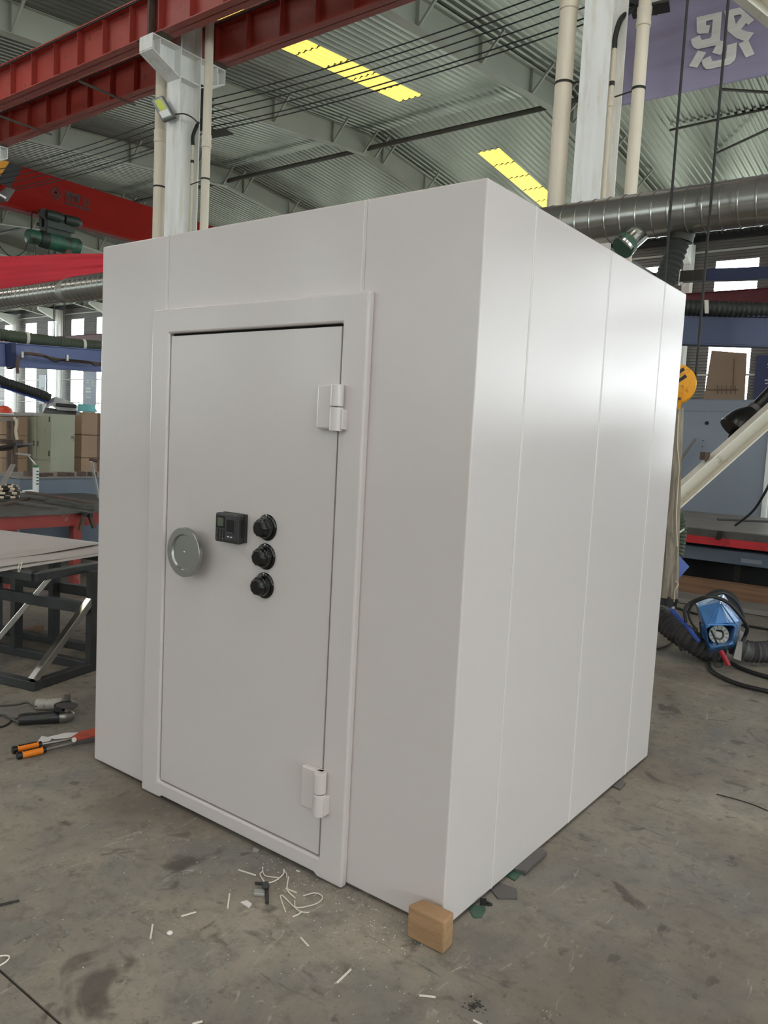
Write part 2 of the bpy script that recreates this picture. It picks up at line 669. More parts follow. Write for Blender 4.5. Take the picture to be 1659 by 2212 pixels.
ceil_ = struct('ceiling')
frames = [-6.5 + PITCH * k for k in range(-9, 6)]
SKY = (-48.5, -35.7, -22.8, -10.0, 2.8, 9.22, 15.6)  # includes one unseen near-span strip added to brighten the vault's right side
for i in range(len(frames) - 1):
    a, b = frames[i], frames[i + 1]
    for y0, y1, s0, s1 in ((VY, RY, 7.6, 15.75), (RY, FY, 19.9, 28.2), (NY, VY, -4.6, 3.6), (BY, NY, -16.6, -8.4)):
        sx = [s for s in SKY if a < s < b and (y0 < VY or s == -10.0)]
        if sx:
            s = sx[0]
            for q in ((a, s - 0.4, y0, y1), (s + 0.4, b, y0, y1), (s - 0.4, s + 0.4, y0, s0), (s - 0.4, s + 0.4, s1, y1)):
                corrugated(*q).build('roof_sheet', 'ceiling_foil', ceil_)
        else:
            corrugated(a, b, y0, y1).build('roof_sheet', 'ceiling_foil', ceil_)
# a closed deck above the liner so that no daylight leaks through the laps
for y0, y1 in ((VY, RY), (RY, FY), (NY, VY), (BY, NY)):
    za = roof_z(y0 + 1e-4 if y0 == VY else y0)
    zb = roof_z(y1 - 1e-4 if y1 == VY else y1)
    MB().add([(X0, y0, za + .25), (X1, y0, za + .25), (X1, y1, zb + .25), (X0, y1, zb + .25),
              (X0, y0, za + .35), (X1, y0, za + .35), (X1, y1, zb + .35), (X0, y1, zb + .35)],
             [(0, 1, 2, 3), (7, 6, 5, 4), (0, 4, 5, 1), (1, 5, 6, 2), (2, 6, 7, 3), (3, 7, 4, 0)]).build('roof_deck', 'gap_dark', ceil_)

# translucent roof lights: corrugated panes with a dark purlin behind each joint
n_w = 0
for s in sorted(SKY):
    for y0, y1 in ((7.6, 15.75), (19.9, 28.2), (-4.6, 3.6), (-16.6, -8.4)):
        if y0 > VY and s != -10.0:
            continue
        n_w += 1
        wd = struct('window_%d' % n_w, (s, y0, roof_z(y0)), 'strip of yellow translucent roof panels between the rafters')
        n = 8
        st = (y1 - y0) / n
        for k in range(n):
            corrugated(s - 0.4, s + 0.4, y0 + k * st + 0.02, y0 + (k + 1) * st - 0.02, 0.004).build('pane', 'skylight', wd)
        for k in range(n + 1):
            y = y0 + k * st
            MB().box((s - 0.4, y - 0.028, roof_z(y) + 0.03), (s + 0.4, y + 0.028, roof_z(y) + 0.1)).build('purlin', 'black_paint', wd)

# rafters: tapered plate girders under the sheets, with fly braces up to the purlins
for xf in frames[:-1]:
    for (ya, yr, yb) in ((VY, RY, FY), (BY, NY, VY)):
        rf = struct('rafter', (xf, yr, RZ - 0.6))
        for y0, y1 in ((ya, yr), (yr, yb)):
            e0 = roof_z(y0 + 1e-4 if y0 == VY else y0 if y0 != yb else y0)
            e1 = roof_z(y1 - 1e-4 if y1 == VY else y1)
            d0 = 0.62
            MB().prism([(xf - 0.006, y0, e0 - .02), (xf - 0.006, y1, e1 - .02), (xf - 0.006, y1, e1 - d0), (xf - 0.006, y0, e0 - d0)], (0.012, 0, 0)).build('web', 'rafter_paint', rf)
            MB().prism([(xf - 0.11, y0, e0 - d0), (xf - 0.11, y1, e1 - d0), (xf - 0.11, y1, e1 - d0 - .016), (xf - 0.11, y0, e0 - d0 - .016)], (0.22, 0, 0)).build('flange', 'rafter_paint', rf)
            MB().prism([(xf - 0.1, y0, e0 - .035), (xf - 0.1, y1, e1 - .035), (xf - 0.1, y1, e1 - .02), (xf - 0.1, y0, e0 - .02)], (0.2, 0, 0)).build('flange', 'rafter_paint', rf)
            nb = 5
            for k in range(nb):
                y = y0 + (y1 - y0) * (k + 0.3) / nb
                if abs(y - yr) < 0.6:
                    continue
                z = roof_z(y)
                MB().bar((xf + 0.1, y, z - 0.6), (xf + 0.62, y, z - 0.03), 0.05, 0.05).build('fly_brace', 'rafter_paint', rf)
                MB().box((xf + 0.006, y - .008, z - .6), (xf + .09, y + .008, z - .035)).build('stiffener', 'rafter_paint', rf)
        for q in (-0.28, 0.28):
            z = roof_z(yr + q)
            MB().bar((xf + 0.1, yr + q, z - 0.6), (xf + 0.62, yr + q, z - 0.05), 0.05, 0.05).build('fly_brace', 'rafter_paint', rf)
# ridge struts
for i in range(len(frames) - 2):
    a, b = frames[i], frames[i + 1]
    o = MB().frus((a + 0.02, RY, RZ - 0.42), (b - 0.02, RY, RZ - 0.42), 0.07, n=10).build('ridge_strut', 'strut_paint', None, True)
    o['kind'] = 'structure'
# near span: tie tube high on the left
o = MB().frus((-24, 2.4, 9.2), (-2, 2.4, 9.2), 0.09, n=10).build('tie_tube', 'rafter_paint', None, True)
o['kind'] = 'structure'
# roof bracing rods over the right bay
for a, b in (((-4.607, 20.6, 10.552), (-1.022, 20.6, 10.653)), ((-3.84, 22.5, 10.384), (-0.814, 19.6, 10.037)), ((-2.759, 18.6, 10.505), (-0.387, 17.2, 9.356))):
    o = MB().frus(a, b, 0.035, n=8).build('bracing_rod', 'strut_paint', None, True)
    o['kind'] = 'structure'
    o['label'] = 'dark bracing rod below the roof sheets'


# ---- far wall: horizontal siding between tall windows
def siding(x0, x1, z0, z1, y, pitch=0.115, dep=0.045):
    vs, fs = [], []
    n = max(1, int(round((z1 - z0) / pitch)))
    p = (z1 - z0) / n
    zs = []
    for i in range(n):
        zs += [(z0 + i * p, 0), (z0 + (i + .5) * p, 0), (z0 + (i + .62) * p, dep), (z0 + (i + .88) * p, dep)]
    zs.append((z1, 0))
    for x in (x0, x1):
        vs += [(x, y + d, z) for z, d in zs]
    k = len(zs)
    fs = [(i, i + 1, k + i + 1, k + i) for i in range(k - 1)]
    return MB().add(vs, fs)


WP = 3.11
cs = [-4.75 + WP * k for k in range(-18, 11)]
wall = struct('wall_far', (0, FY, 0))
H = 9.78
edges = []
for c in cs:
    edges += [c - 0.75, c + 0.75]
xs = [X0] + edges + [X1]
for i in range(0, len(xs), 2):
    siding(xs[i], xs[i + 1], 0, H, FY).build('siding_panel', 'siding', wall)
TIERS = ((1.0, 5.85), (6.65, 8.86))
for c in cs:
    for z0, z1 in ((0, 1.0), (5.85, 6.65), (8.86, H)):
        siding(c - 0.75, c + 0.75, z0, z1, FY).build('siding_panel', 'siding', wall)
# girts: light rails across the siding
for z in (0.9, 3.0, 4.6, 6.3, 9.2):
    MB().box((X0, FY - 0.1, z), (X1, FY - 0.03, z + 0.07)).build('girt', 'window_frame', wall)
MB().box((X0, FY - .35, 9.62), (X1, FY - .15, 9.78)).build('eave_beam', 'black_paint', wall)


def window(c, z0, z1, bars):
    global n_w
    n_w += 1
    wd = struct('window_%d' % n_w, (c, FY, z0))
    m = MB()
    y0, y1 = FY - 0.13, FY + 0.06
    m.box((c - .82, y0, z0 - .02), (c - .72, y1, z1 + .02)).box((c + .72, y0, z0 - .02), (c + .82, y1, z1 + .02))
    m.box((c - .72, y0, z1 - .08), (c + .72, y1, z1 + .02)).box((c - .72, y0, z0 - .02), (c + .72, y1, z0 + .08))
    m.build('frame', 'window_frame', wd)
    MB().box((c - .025, FY - .05, z0 + .08), (c + .025, FY + .02, z1 - .08)).build('mullion', 'window_frame', wd)
    for b in bars:
        MB().box((c - .72, FY - .05, b - .02), (c + .72, FY + .02, b + .02)).build('glazing_bar', 'window_frame', wd)
    ys = [z0 + .08] + list(bars) + [z1 - .08]
    for q in range(len(ys) - 1):
        for a, b in ((c - .72, c - .025), (c + .025, c + .72)):
            MB().box((a, FY, ys[q]), (b, FY + .006, ys[q + 1])).build('pane', 'glass', wd)
    return wd


w1 = window(cs[0], TIERS[0][0], TIERS[0][1], (2.3, 3.6, 4.9))
w2 = window(cs[0], TIERS[1][0], TIERS[1][1], (7.85,))
for k, c in enumerate(cs[1:]):
    for src in (w1, w2):
        n_w += 1
        r = copy_tree(src, (c - cs[0], 0, 0))
        r.name = 'window_%d' % n_w

# near wall and ends of the hall (behind and beside the camera)
nw = struct('wall_near', (0, BY, 0))
MB().box((X0, BY - .1, 0), (X1, BY, 2.0)).box((X0, BY - .1, 8.6), (X1, BY, 9.8)).build('siding_panel', 'siding', nw)
for k in range(15):
    x = X0 + k * 6.2
    MB().box((x, BY - .1, 2.0), (min(x + 4.9, X1), BY, 8.6)).build('siding_panel', 'siding', nw)
    if x + 4.9 < X1:
        MB().box((x + 4.9, BY - .06, 2.0), (min(x + 6.2, X1), BY - .05, 8.6)).build('pane', 'glass', nw)
for nm, x in (('wall_left', X0), ('wall_right', X1)):
    wq = struct(nm, (x, 0, 0))
    d = -.1 if x < 0 else .1
    for z0, z1 in ((0, 2.2), (8.2, 11.4)):
        MB().box((x, BY, z0), (x + d, FY, z1)).build('siding_panel', 'siding', wq)
    for k in range(8):
        y = BY + k * 6.2
        MB().box((x, y, 2.2), (x + d, min(y + 1.2, FY), 8.2)).build('siding_panel', 'siding', wq)
        MB().box((x + d * .5, y + 1.2, 2.2), (x + d * .6, min(y + 6.2, FY), 8.2)).build('pane', 'glass', wq)

# low partition beyond the frame, added to block window reflections on the vault's right face
o = MB().box((4.5, 13.0, 0), (27.0, 13.1, 2.4)).build('reflection_blocker', 'panel_grey')
o['kind'] = 'structure'

# outside: pale yard and a band of trees, seen burnt out through the panes
o = MB().box((-120, FY + 0.3, -.3), (80, FY + 60, -.2)).build('ground_outside', 'outside_ground')
o['kind'] = 'structure'

# far columns with knee brackets (far end of each frame), and the far crane runway
for k in range(-9, 5):
    x = -6.38 + 6.22 * k
    t = struct('far_column', (x, FY - .3, 0))
    MB().box((x - .15, FY - .56, 0), (x + .15, FY - .54, 9.5)).box((x - .15, FY - .24, 0), (x + .15, FY - .22, 9.5)).build('flange', 'column_paint', t)
    MB().box((x - .01, FY - .54, 0), (x + .01, FY - .24, 9.5)).build('web', 'column_paint', t)
    MB().prism([(x - .12, FY - .56, 9.5), (x - .12, FY - .56, 8.7), (x - .12, FY - 2.0, 9.3), (x - .12, FY - 2.0, 9.5)], (.24, 0, 0)).build('haunch', 'column_paint', t)
    MB().prism([(x - .1, 28.1, 6.99), (x - .1, FY - .56, 6.99), (x - .1, FY - .56, 6.4)], (.2, 0, 0)).build('corbel', 'column_paint', t)
t = thing('crane_runway_beam', 'backlit red crane runway beam along the far windowed wall', 'crane beam', (0, 28.3, 7.0))
MB().box((X0, 28.29, 7.0), (X1, 28.31, 7.52)).build('web', 'red_beam_backlit', t)
MB().box((X0, 28.15, 7.5), (X1, 28.45, 7.52)).build('flange', 'red_beam_backlit', t)
MB().box((X0, 28.15, 7.0), (X1, 28.45, 7.02)).build('flange', 'red_beam_backlit', t)

# ================================================================== THE VAULT ROOM
W, D, HT, GZ = 1.988, 1.981, 2.4, 0.012
vt = thing('vault_room', 'large pale grey modular steel vault room with closed door, on the floor', 'vault', (W / 2, D / 2, 0))
MB().box((.02, .02, GZ + .006), (W - .02, D - .02, HT - .006)).build('inner_shell', 'joint_filler', vt)
T = 0.05
g = 0.0035


def panel_prism(poly, z0, z1, nm, m='vault_paint'):
    return MB().prism([(x, y, z0) for x, y in poly], (0, 0, z1 - z0)).build(nm, m, vt, bevel=0.006, seg=3)


# corner panels are bent round the corner
panel_prism([(0, 0), (.470 - g, 0), (.470 - g, T), (T, T), (T, .327 - g), (0, .327 - g)], GZ, HT, 'corner_panel')
panel_prism([(1.522 + g, 0), (W, 0), (W, .327 - g), (W - T, .327 - g), (W - T, T), (1.522 + g, T)], GZ, HT, 'corner_panel')
panel_prism([(W, D), (W - .33, D), (W - .33, D - T), (W - T, D - T), (W - T, 1.655 + g), (W, 1.655 + g)], GZ, HT, 'corner_panel')
panel_prism([(0, D), (0, 1.655 + g), (T, 1.655 + g), (T, D - T), (.33, D - T), (.33, D)], GZ, HT, 'corner_panel')
MB().box((.470 + g, 0, 2.05), (1.522 - g, T, HT)).build('front_panel', 'vault_paint', vt, bevel=.006, seg=3)
for a, b in ((.327, .989), (.989, 1.655)):
    MB().box((W - T, a + g, GZ), (W, b - g, HT)).build('side_panel', 'vault_paint', vt, bevel=.006, seg=3)
    MB().box((0, a + g, GZ), (T, b - g, HT)).build('side_panel', 'vault_paint', vt, bevel=.006, seg=3)
MB().box((.334, D - T, GZ), (.99, D, HT)).build('back_panel', 'vault_paint', vt, bevel=.006, seg=3)
MB().box((.997, D - T, GZ), (W - .334, D, HT)).build('back_panel', 'vault_paint', vt, bevel=.006, seg=3)
for k in range(3):
    MB().box((.01, .01 + k * .654, HT - .012), (W - .01, .01 + (k + 1) * .654 - .006, HT + .002)).build('roof_panel', 'vault_paint', vt)
MB().box((.04, .04, 0.0), (W - .04, D - .04, GZ + .02)).build('base_plate', 'gap_dark', vt)
# filler beads in the vertical joints
for x in (.470, 1.522):
    MB().box((x - .0045, .0012, 2.09), (x + .0045, .02, HT - .002)).build('joint_bead', 'joint_filler', vt)
for y in (.327, .989, 1.655):
    MB().box((W - .02, y - .0045, GZ), (W - .0012, y + .0045, HT - .002)).build('joint_bead', 'joint_filler', vt)

# door frame: a flat surround with a rounded outer edge
FX0, FX1, FZ1, FT = .412, 1.580, 2.092, .032
DX0, DX1, DZ0, DZ1 = 0.536, 1.462, .083, 1.985
outer = [(FX0, 0, .004), (DX0, 0, .004), (DX0 + .02, 0, .016), (DX1 - .02, 0, .016), (DX1, 0, .004), (FX1, 0, .004), (FX1, 0, FZ1), (FX0, 0, FZ1)]
e = .006
inner = [(DX0 - e, 0, DZ0 - e), (DX0 - e, 0, DZ1 + e), (DX1 + e, 0, DZ1 + e), (DX1 + e, 0, DZ0 - e)]
MB().flat([outer, inner], (0, -FT, 0)).build('door_frame', 'vault_paint', vt, bevel=.009, seg=3)
MB().box((DX0 - .02, -.002, DZ0 - .02), (DX1 + .02, .004, DZ1 + .02)).build('door_rebate', 'gap_dark', vt)
# the door leaf sits slightly back in the frame
DY = -.024
MB().box((DX0 + .001, DY, DZ0 + .001), (DX1 - .002, 0, DZ1 - .004)).build('door', 'vault_paint', vt, bevel=.002)

# hinges: leaf on the door, two stacked knuckles, short lug on the frame
for z0, z1 in ((1.628, 1.780), (.258, .412)):
    hg = MB().box((1.386, DY - .03, z0), (1.486, DY, z1)).build('hinge', 'vault_paint', vt, bevel=.006)
    zm = (z0 + z1) / 2
    for a, b in ((zm + .002, z1), (z0 - .006, zm - .002)):
        MB().frus((1.478, DY - .03, a), (1.478, DY - .03, b), .0235, n=24).build('knuckle', 'vault_paint', hg, True, bevel=.002)
    MB().box((1.478, DY - .034, z0), (1.509, -FT + .001, zm - .008)).build('lug', 'vault_paint', hg, bevel=.003)

# handwheel: a turned steel disc with a raised rim
WX, WZ = .737, 1.112
hw = MB().lathe((WX, DY, WZ), (0, -1, 0), [(.0, .032), (.040, .032), (.048, .090), (.054, .099), (.056, .1), (.070, .1), (.072, .0985), (.072, .0725), (.0712, .0715), (.0645, .0675), (.0645, .001)], 64).build('handwheel', 'steel_disc', vt, True, sharp=25)
MB().lathe((WX, DY - .0645, WZ), (0, -1, 0), [(0, .005), (.0015, .003)], 12).build('centre_mark', 'steel_bright', hw, True)

# three combination dials
for k in range(3):
    c = (1.137 - .0045 * k * .4, DY, 1.2515 - .1105 * k)
    dl = MB().lathe(c, (0, -1, 0), [(0, .049), (.004, .050), (.007, .048), (.0085, .043), (.0085, .041)], 48).build('combination_dial', 'black_gloss', vt, True)
    MB().lathe((c[0], c[1] - .0085, c[2]), (0, -1, 0), [(0, .0405), (.009, .040), (.020, .0375), (.022, .034)], 48).build('dial_ring', 'black_gloss', dl, True)
    kn = MB()
    n = 48
    vs, fs = [], []
    for h, r, fl_ in ((.022, .033, .0015), (.038, .0335, .0015), (.046, .031, .0012), (.050, .026, 0)):
        for i in range(n):
            q = 2 * math.pi * i / n
            rr = r + fl_ * math.cos(q * 10)
            vs.append((c[0] + rr * math.cos(q), c[1] - h, c[2] + rr * math.sin(q)))
    for a in range(3):
        fs += [(a * n + i, a * n + (i + 1) % n, (a + 1) * n + (i + 1) % n, (a + 1) * n + i) for i in range(n)]
    fs += [tuple(range(3 * n, 4 * n))]
    kn.add(vs, fs).build('knob', 'black_plastic', dl, True)
    MB().lathe((c[0], c[1] - .050, c[2]), (0, -1, 0), [(0, .0235), (.0012, .0225)], 32).build('knob_face', 'black_gloss', dl, True)
    MB().box((c[0] - .002, c[1] - .0105, c[2] + .043), (c[0] + .002, c[1] - .008, c[2] + .048)).build('index_mark', 'white_print', dl)

# fingerprint keypad
KX0, KX1, KZ0, KZ1, KD = .893, 1.026, 1.175, 1.288, .046
kp = MB().box((KX0, DY - KD, KZ0), (KX1, DY - .012, KZ1)).build('keypad', 'keypad_body', vt, bevel=.008, seg=3)
MB().box((KX0 + .008, DY - .014, KZ0 + .004), (KX1 + .004, DY, KZ1 + .002)).build('back_box', 'keypad_body', kp, bevel=.003)
fy = DY - KD
MB().box((KX0 + .010, fy - .001, KZ0 + .056), (KX0 + .056, fy + .002, KZ1 - .012)).build('screen_bezel', 'black_gloss', kp)
MB().box((KX0 + .017, fy - .0016, KZ0 + .062), (KX0 + .051, fy, KZ1 - .018)).build('screen', 'lcd', kp)
MB().box((KX0 + .062, fy - .004, KZ0 + .010), (KX1 - .008, fy + .002, KZ1 - .012)).build('reader_panel', 'keypad_body', kp, bevel=.003)
MB().box((KX0 + .073, fy - .006, KZ0 + .044), (KX1 - .020, fy - .003, KZ1 - .022)).build('fingerprint_window', 'black_gloss', kp, bevel=.001)
MB().prism([(KX0 + .075, fy - .006, KZ0 + .045), (KX1 - .022, fy - .006, KZ0 + .045), (KX1 - .022, fy - .009, KZ0 + .040), (KX0 + .075, fy - .009, KZ0 + .040)], (0, .005, 0)).build('finger_rest', 'keypad_body', kp)
for r in range(4):
    for cc in range(3):
        x = KX0 + .017 + .0165 * cc
        z = KZ0 + .047 - .0108 * r
        MB().box((x - .006, fy - .0018, z - .0038), (x + .006, fy + .001, z + .0038)).build('key', 'black_plastic', kp)
        lab = [['1', '2', '3'], ['4', '5', '6'], ['7', '8', '9'], ['C', '0', 'OK']][r][cc]
        text('key_legend', lab, .006, (x - (.002 if len(lab) < 2 else .0045), fy - .0019, z - .0022), (1, 0, 0), (0, 0, 1), 'white_print', kp, .0001)
MB().box((KX0 + .078, fy - .0045, KZ0 + .024), (KX0 + .088, fy - .0035, KZ0 + .0285)).box((KX0 + .0905, fy - .0045, KZ0 + .024), (KX0 + .092, fy - .0035, KZ0 + .0255)).box((KX0 + .095, fy - .0045, KZ0 + .0235), (KX0 + .106, fy - .0035, KZ0 + .028)).build('printed_mark', 'white_print', kp)
MB().box((KX1 - .001, DY - .030, KZ0 + .025), (KX1 + .0015, DY - .014, KZ1 - .02)).build('side_label', 'black_gloss', kp)

# ------------------------------------------------------------------ around the foot of the vault
wb = MB().prism([(1.908, -0.088, -0), (2.049, -0.088, 0), (2.043, -0.021, -0), (1.925, -.025, 0)], (-.004, .004, .106)).build('wood_block', 'wood_block', None, bevel=.006)
tag(wb, 'rough brown wood block standing on edge at the near corner of the vault', 'wood block')


def scrap(name, pts, t, m, label, cat, grp=None, z=0.0):
    o = MB().flat([[(p[0], p[1], z) for p in pts]], (0, 0, t)).build(name, m)
    return tag(o, label, cat, grp)


scrap('steel_shim', [(1.988, 0.327, 0), (2.029, 0.298, 0), (2.082, 0.343, 0), (2.052, 0.397, 0), (1.96, .39, 0), (1.95, .30, 0)], .006, 'shim_grey', 'grey steel shim under the first side joint of the vault', 'shim')
scrap('steel_shim', [(1.994, 0.496, 0), (2.03, 0.508, 0), (2.028, 0.694, 0), (1.96, .72, 0), (1.95, .50, 0)], .011, 'shim_grey', 'long grey steel shim under the second side panel of the vault', 'shim', z=.006)
scrap('steel_shim', [(1.996, 1.492, 0), (2.027, 1.488, 0), (2.019, 1.583, 0), (1.96, 1.60, 0), (1.95, 1.50, 0)], .008, 'shim_grey', 'small grey steel shim near the far end of the vault side', 'shim')
scrap('green_chip', [(1.997, 0.164, 0), (2.023, 0.145, 0), (2.041, 0.164, 0), (2.029, 0.213, 0), (2.017, 0.225, 0), (1.975, .2, 0)], .004, 'green_scrap', 'dark green flat chip beside the wood block under the vault edge', 'scrap')
scrap('green_chip', [(1.993, 0.449, -0), (2.019, 0.444, 0), (2.018, 0.506, 0), (1.965, .52, 0), (1.96, .46, 0)], .005, 'green_scrap', 'green glassy chip under the long shim', 'scrap')
hk = thing('steel_clip', 'small dark steel clip with a bent prong by the vault edge', 'clip', (2.009, 0.235, 0))
MB().obox((1.999, 0.223, 0), (.018, .014, 0), (-.002, .003, 0), (0, 0, .026)).build('plate', 'cable', hk)
MB().tube(smooth([(2.008, 0.242, 0.012), (2.025, 0.248, 0.008), (2.033, 0.248, 0.006), (2.022, 0.243, 0.004), (2.007, 0.24, 0.004)], 5), .0035, 6).build('prong', 'cable', hk, True)


def strand(pts, r, m, label, cat='plastic strip', name='plastic_strip', grp=None):
    o = MB().tube(smooth(pts, 6), r, 6).build(name, m, None, True)
    return tag(o, label, cat, grp)


strand([(1.269, -0.115, 0.004), (1.291, -0.137, 0.004), (1.3, -0.157, 0.004), (1.35, -0.182, 0.006), (1.365, -0.167, 0.004), (1.369, -0.136, 0.004), (1.361, -0.1, 0.005), (1.35, -0.084, 0.01)], .0022, 'wire_white', 'white wire loop lying in front of the door sill', 'wire', 'wire_loop')
strand([(1.292, -0.136, 0.004), (1.322, -0.15, 0.004), (1.365, -0.127, 0.004)], .0016, 'wire_white', 'thin white wire crossing inside the door sill loop', 'wire', 'wire_loop')
strand([(1.338, -0.077, 0.004), (1.367, -0.089, 0.004), (1.384, -0.106, 0.004)], .0018, 'wire_white', 'short forked white wire end beside the loop', 'wire', 'wire_loop')
strand([(1.387, -0.099, 0.004), (1.432, -0.153, 0.004), (1.456, -0.169, 0.005), (1.497, -0.179, 0.004)], .0024, 'wire_white', 'white knotted cord with a bead between the two loops', 'wire', 'wire_loop')
strand([(1.508, -0.15, 0.004), (1.526, -0.111, 0.004), (1.559, -0.108, 0.004), (1.574, -0.139, 0.004), (1.564, -0.18, 0.004), (1.537, -0.216, 0.004), (1.505, -0.19, 0.004)], .0022, 'wire_white', 'wide white wire loop near the right door jamb', 'wire', 'wire_loop')
strand([(1.528, -0.258, 0.004), (1.46, -0.212, 0.004), (1.455, -0.198, 0.004), (1.536, -0.22, 0.004), (1.569, -0.222, 0.004), (1.589, -0.207, 0.004)], .0022, 'wire_white', 'bent white wire with a forked end furthest from the door', 'wire', 'wire_loop')
strand([(1.567, -0.22, 0.004), (1.569, -0.243, 0.004), (1.564, -0.261, 0.004)], .0028, 'wire_white', 'stubby white wire tail joined to the bent wire', 'wire', 'wire_loop')
SPTS = [
    ((1.218, -0.188, 0.003), (1.291, -0.171, 0.003), 'white plastic strip left of the wire loop by the sill'),
    ((1.308, -0.31, 0.003), (1.368, -0.372, 0.003), 'white plastic strip left of the folded paper scrap'),
    ((1.43, -0.158, 0.003), (1.478, -0.152, 0.003), 'white plastic strip crossing the knotted cord'),
    ((1.289, -0.502, 0.003), (1.306, -0.456, 0.003), 'white plastic strip above the white pellet on open floor'),
    ((1.256, -0.591, 0.003), (1.311, -0.64, 0.003), 'thin brownish strip left of the white pellet'),
    ((1.658, -0.323, 0.003), (1.705, -0.337, 0.003), 'white plastic strip alone between the wires and the longest strip'),
    ((1.883, -0.406, 0.003), (1.876, -0.333, 0.003), 'longest white plastic strip, on open floor in front of the vault'),
    ((2.097, -0.288, 0.003), (2.137, -0.263, 0.003), 'white plastic strip left of the black floor stain'),
    ((2.267, -0.269, 0.003), (2.296, -0.268, 0.003), 'white plastic strip at the bottom edge below the black floor stain'),
    ((1.695, -0.786, 0.003), (1.707, -0.762, 0.003), 'white plastic strip at the bottom edge far from the stain'),
    ((1.377, -0.048, 0.003), (1.393, -0.045, 0.003), 'tiny white strip tucked under the door sill')]
for a, b, lb in SPTS:
    tag(MB().bar(a, b, .0055, .003).build('plastic_strip', 'wire_white'), lb, 'plastic strip', 'plastic strips on the floor')
tag(MB().flat([[(1.373, -0.318, 0), (1.381, -0.297, 0), (1.409, -0.3, 0), (1.418, -0.321, 0)]], (0, 0, .003)).build('paper_scrap', 'paper'), 'small folded white paper scrap near the steel bit', 'paper')
tag(MB().prism([(1.377, -0.263, 0), (1.411, -0.241, 0), (1.39, -0.221, 0), (1.36, -0.241, 0)], (0, 0, .012)).build('steel_bit', 'foil_grey', None, bevel=.002), 'small pale metal bit lying beside the black plug', 'metal scrap')
pl = thing('black_plug', 'black rubber plug with a dark stick across it, inside the wire loop', 'plug', (1.357, -0.182, 0))
MB().frus((1.36, -0.187, 0), (1.395, -0.223, 0.03), .014, .011, 12).build('body', 'black_plastic', pl, True)
MB().frus((1.329, -0.209, 0.006), (1.365, -0.193, 0.01), .005, n=8).build('stick', 'stain_dark', pl, True)
tag(MB().frus((1.377, -0.199, 0.007), (1.448, -0.266, 0.007), .0065, n=10).build('dark_rod', 'stain_dark', None, True), 'short dark rod pointing from the black plug to the camera', 'rod')
tag(MB().lathe((1.332, -0.582, 0), (0, 0, 1), [(0, .008), (.004, .010), (.008, .006), (.0095, .002)], 10).build('white_pellet', 'paper', None, True), 'white pellet on the bare floor left of the vault front', 'pellet')
tag(MB().flat([[(1.159, -0.063, 0), (1.181, -0.057, 0), (1.174, -0.041, 0), (1.147, -0.042, 0)]], (0, 0, .006)).build('foil_scrap', 'foil_grey'), 'crumpled bright foil scrap poking from under the door', 'foil')
m = MB()
for i in range(420):
    a = random.random()
    if i < 230:
        a = random.random() * .62
        p = Vector((1.25 + (a / .62) * .72, -.03 - abs(random.gauss(0, .13)), 0))
    else:
        p = Vector((random.uniform(.6, 2.9), random.uniform(-.9, -.05), 0))
    s_ = random.uniform(.001, .0026)
    m.add([p + Vector((-s_, -s_, 0)), p + Vector((s_, -s_ * .4, 0)), p + Vector((0, s_, 0)), p + Vector((0, 0, s_))], [(0, 1, 3), (1, 2, 3), (2, 0, 3)])
o = m.build('dust', 'dust')
tag(o, 'white grinding specks scattered on the floor before the vault', 'dust', None, 'stuff')
m = MB()
sc = V((2.236, -0.216, 0))
for i in range(60):
    p = sc + Vector((random.gauss(0, .012), random.gauss(0, .012), .0005))
    s_ = random.uniform(.002, .005)
    m.add([p + Vector((-s_, -s_, 0)), p + Vector((s_, -s_ * .4, 0)), p + Vector((0, s_, 0)), p + Vector((0, 0, s_ * .6))], [(0, 1, 3), (1, 2, 3), (2, 0, 3)])
tag(m.build('dirt', 'stain_dark'), 'black dirt crumbs in a spot on the near floor', 'dirt', None, 'stuff')
fw = strand([(1.041, -0.992, 0.003), (1.061, -0.971, 0.004), (1.074, -0.969, 0.003), (1.087, -0.987, 0.004), (1.089, -1.016, 0.003)], .0025, 'wire_white', 'loose white wire curl at the floor joint', 'wire', 'wire_loop')
tag(MB().frus((0.798, -0.866, 0.004), (0.823, -0.805, 0.004), .004, n=6).build('welding_stub', 'stain_dark', None, True), 'dark thin welding rod stub above the floor joint', 'rod')

# angle grinders
def grinder(o, d, body_m, neck_m, disc_up, ln, label):
    """o: tail end on the floor, d: direction towards the head"""
    o, d = V(o), V(d).normalized()
    sd = Vector((-d.y, d.x, 0))
    t = thing('angle_grinder', label, 'grinder', o)
    r = .032
    c = o + Vector((0, 0, r))
    MB().lathe(c, d, [(0, .028), (.02, .031), (.06, .030), (.15, .033), (ln - .01, .036), (ln, .034)], 20).build('body', body_m, t, True)
    h = c + d * ln
    MB().lathe(h, d, [(0, .033), (.012, .036), (.03, .036), (.06, .026), (.075, .014)], 18).build('gear_head', 'tool_steel', t, True)
    MB().frus(h + d * .035, h + d * .035 + Vector((0, 0, .052)), .02, n=14).build('spindle', 'tool_steel', t, True)
    if not disc_up:
        return t
    g0 = h + d * .035 + Vector((0, 0, .040))
    n = 20
    m = MB()
    pts = [g0 + (d * math.cos(q) + sd * math.sin(q)) * .064 for q in [math.radians(70 + 180 * i / n) for i in range(n + 1)]]
    m.flat([pts], (0, 0, .004))
    for i in range(n):
        m.obox(pts[i], pts[i + 1] - pts[i], (g0 - pts[i]).normalized() * .003, (0, 0, .024))
    m.build('guard', 'grinder_black', t)
    MB().lathe(g0 + Vector((0, 0, .018)), Vector((0, .08, 1)), [(0, .058), (.003, .058)], 28).build('disc', 'disc_dark', t)
    return t


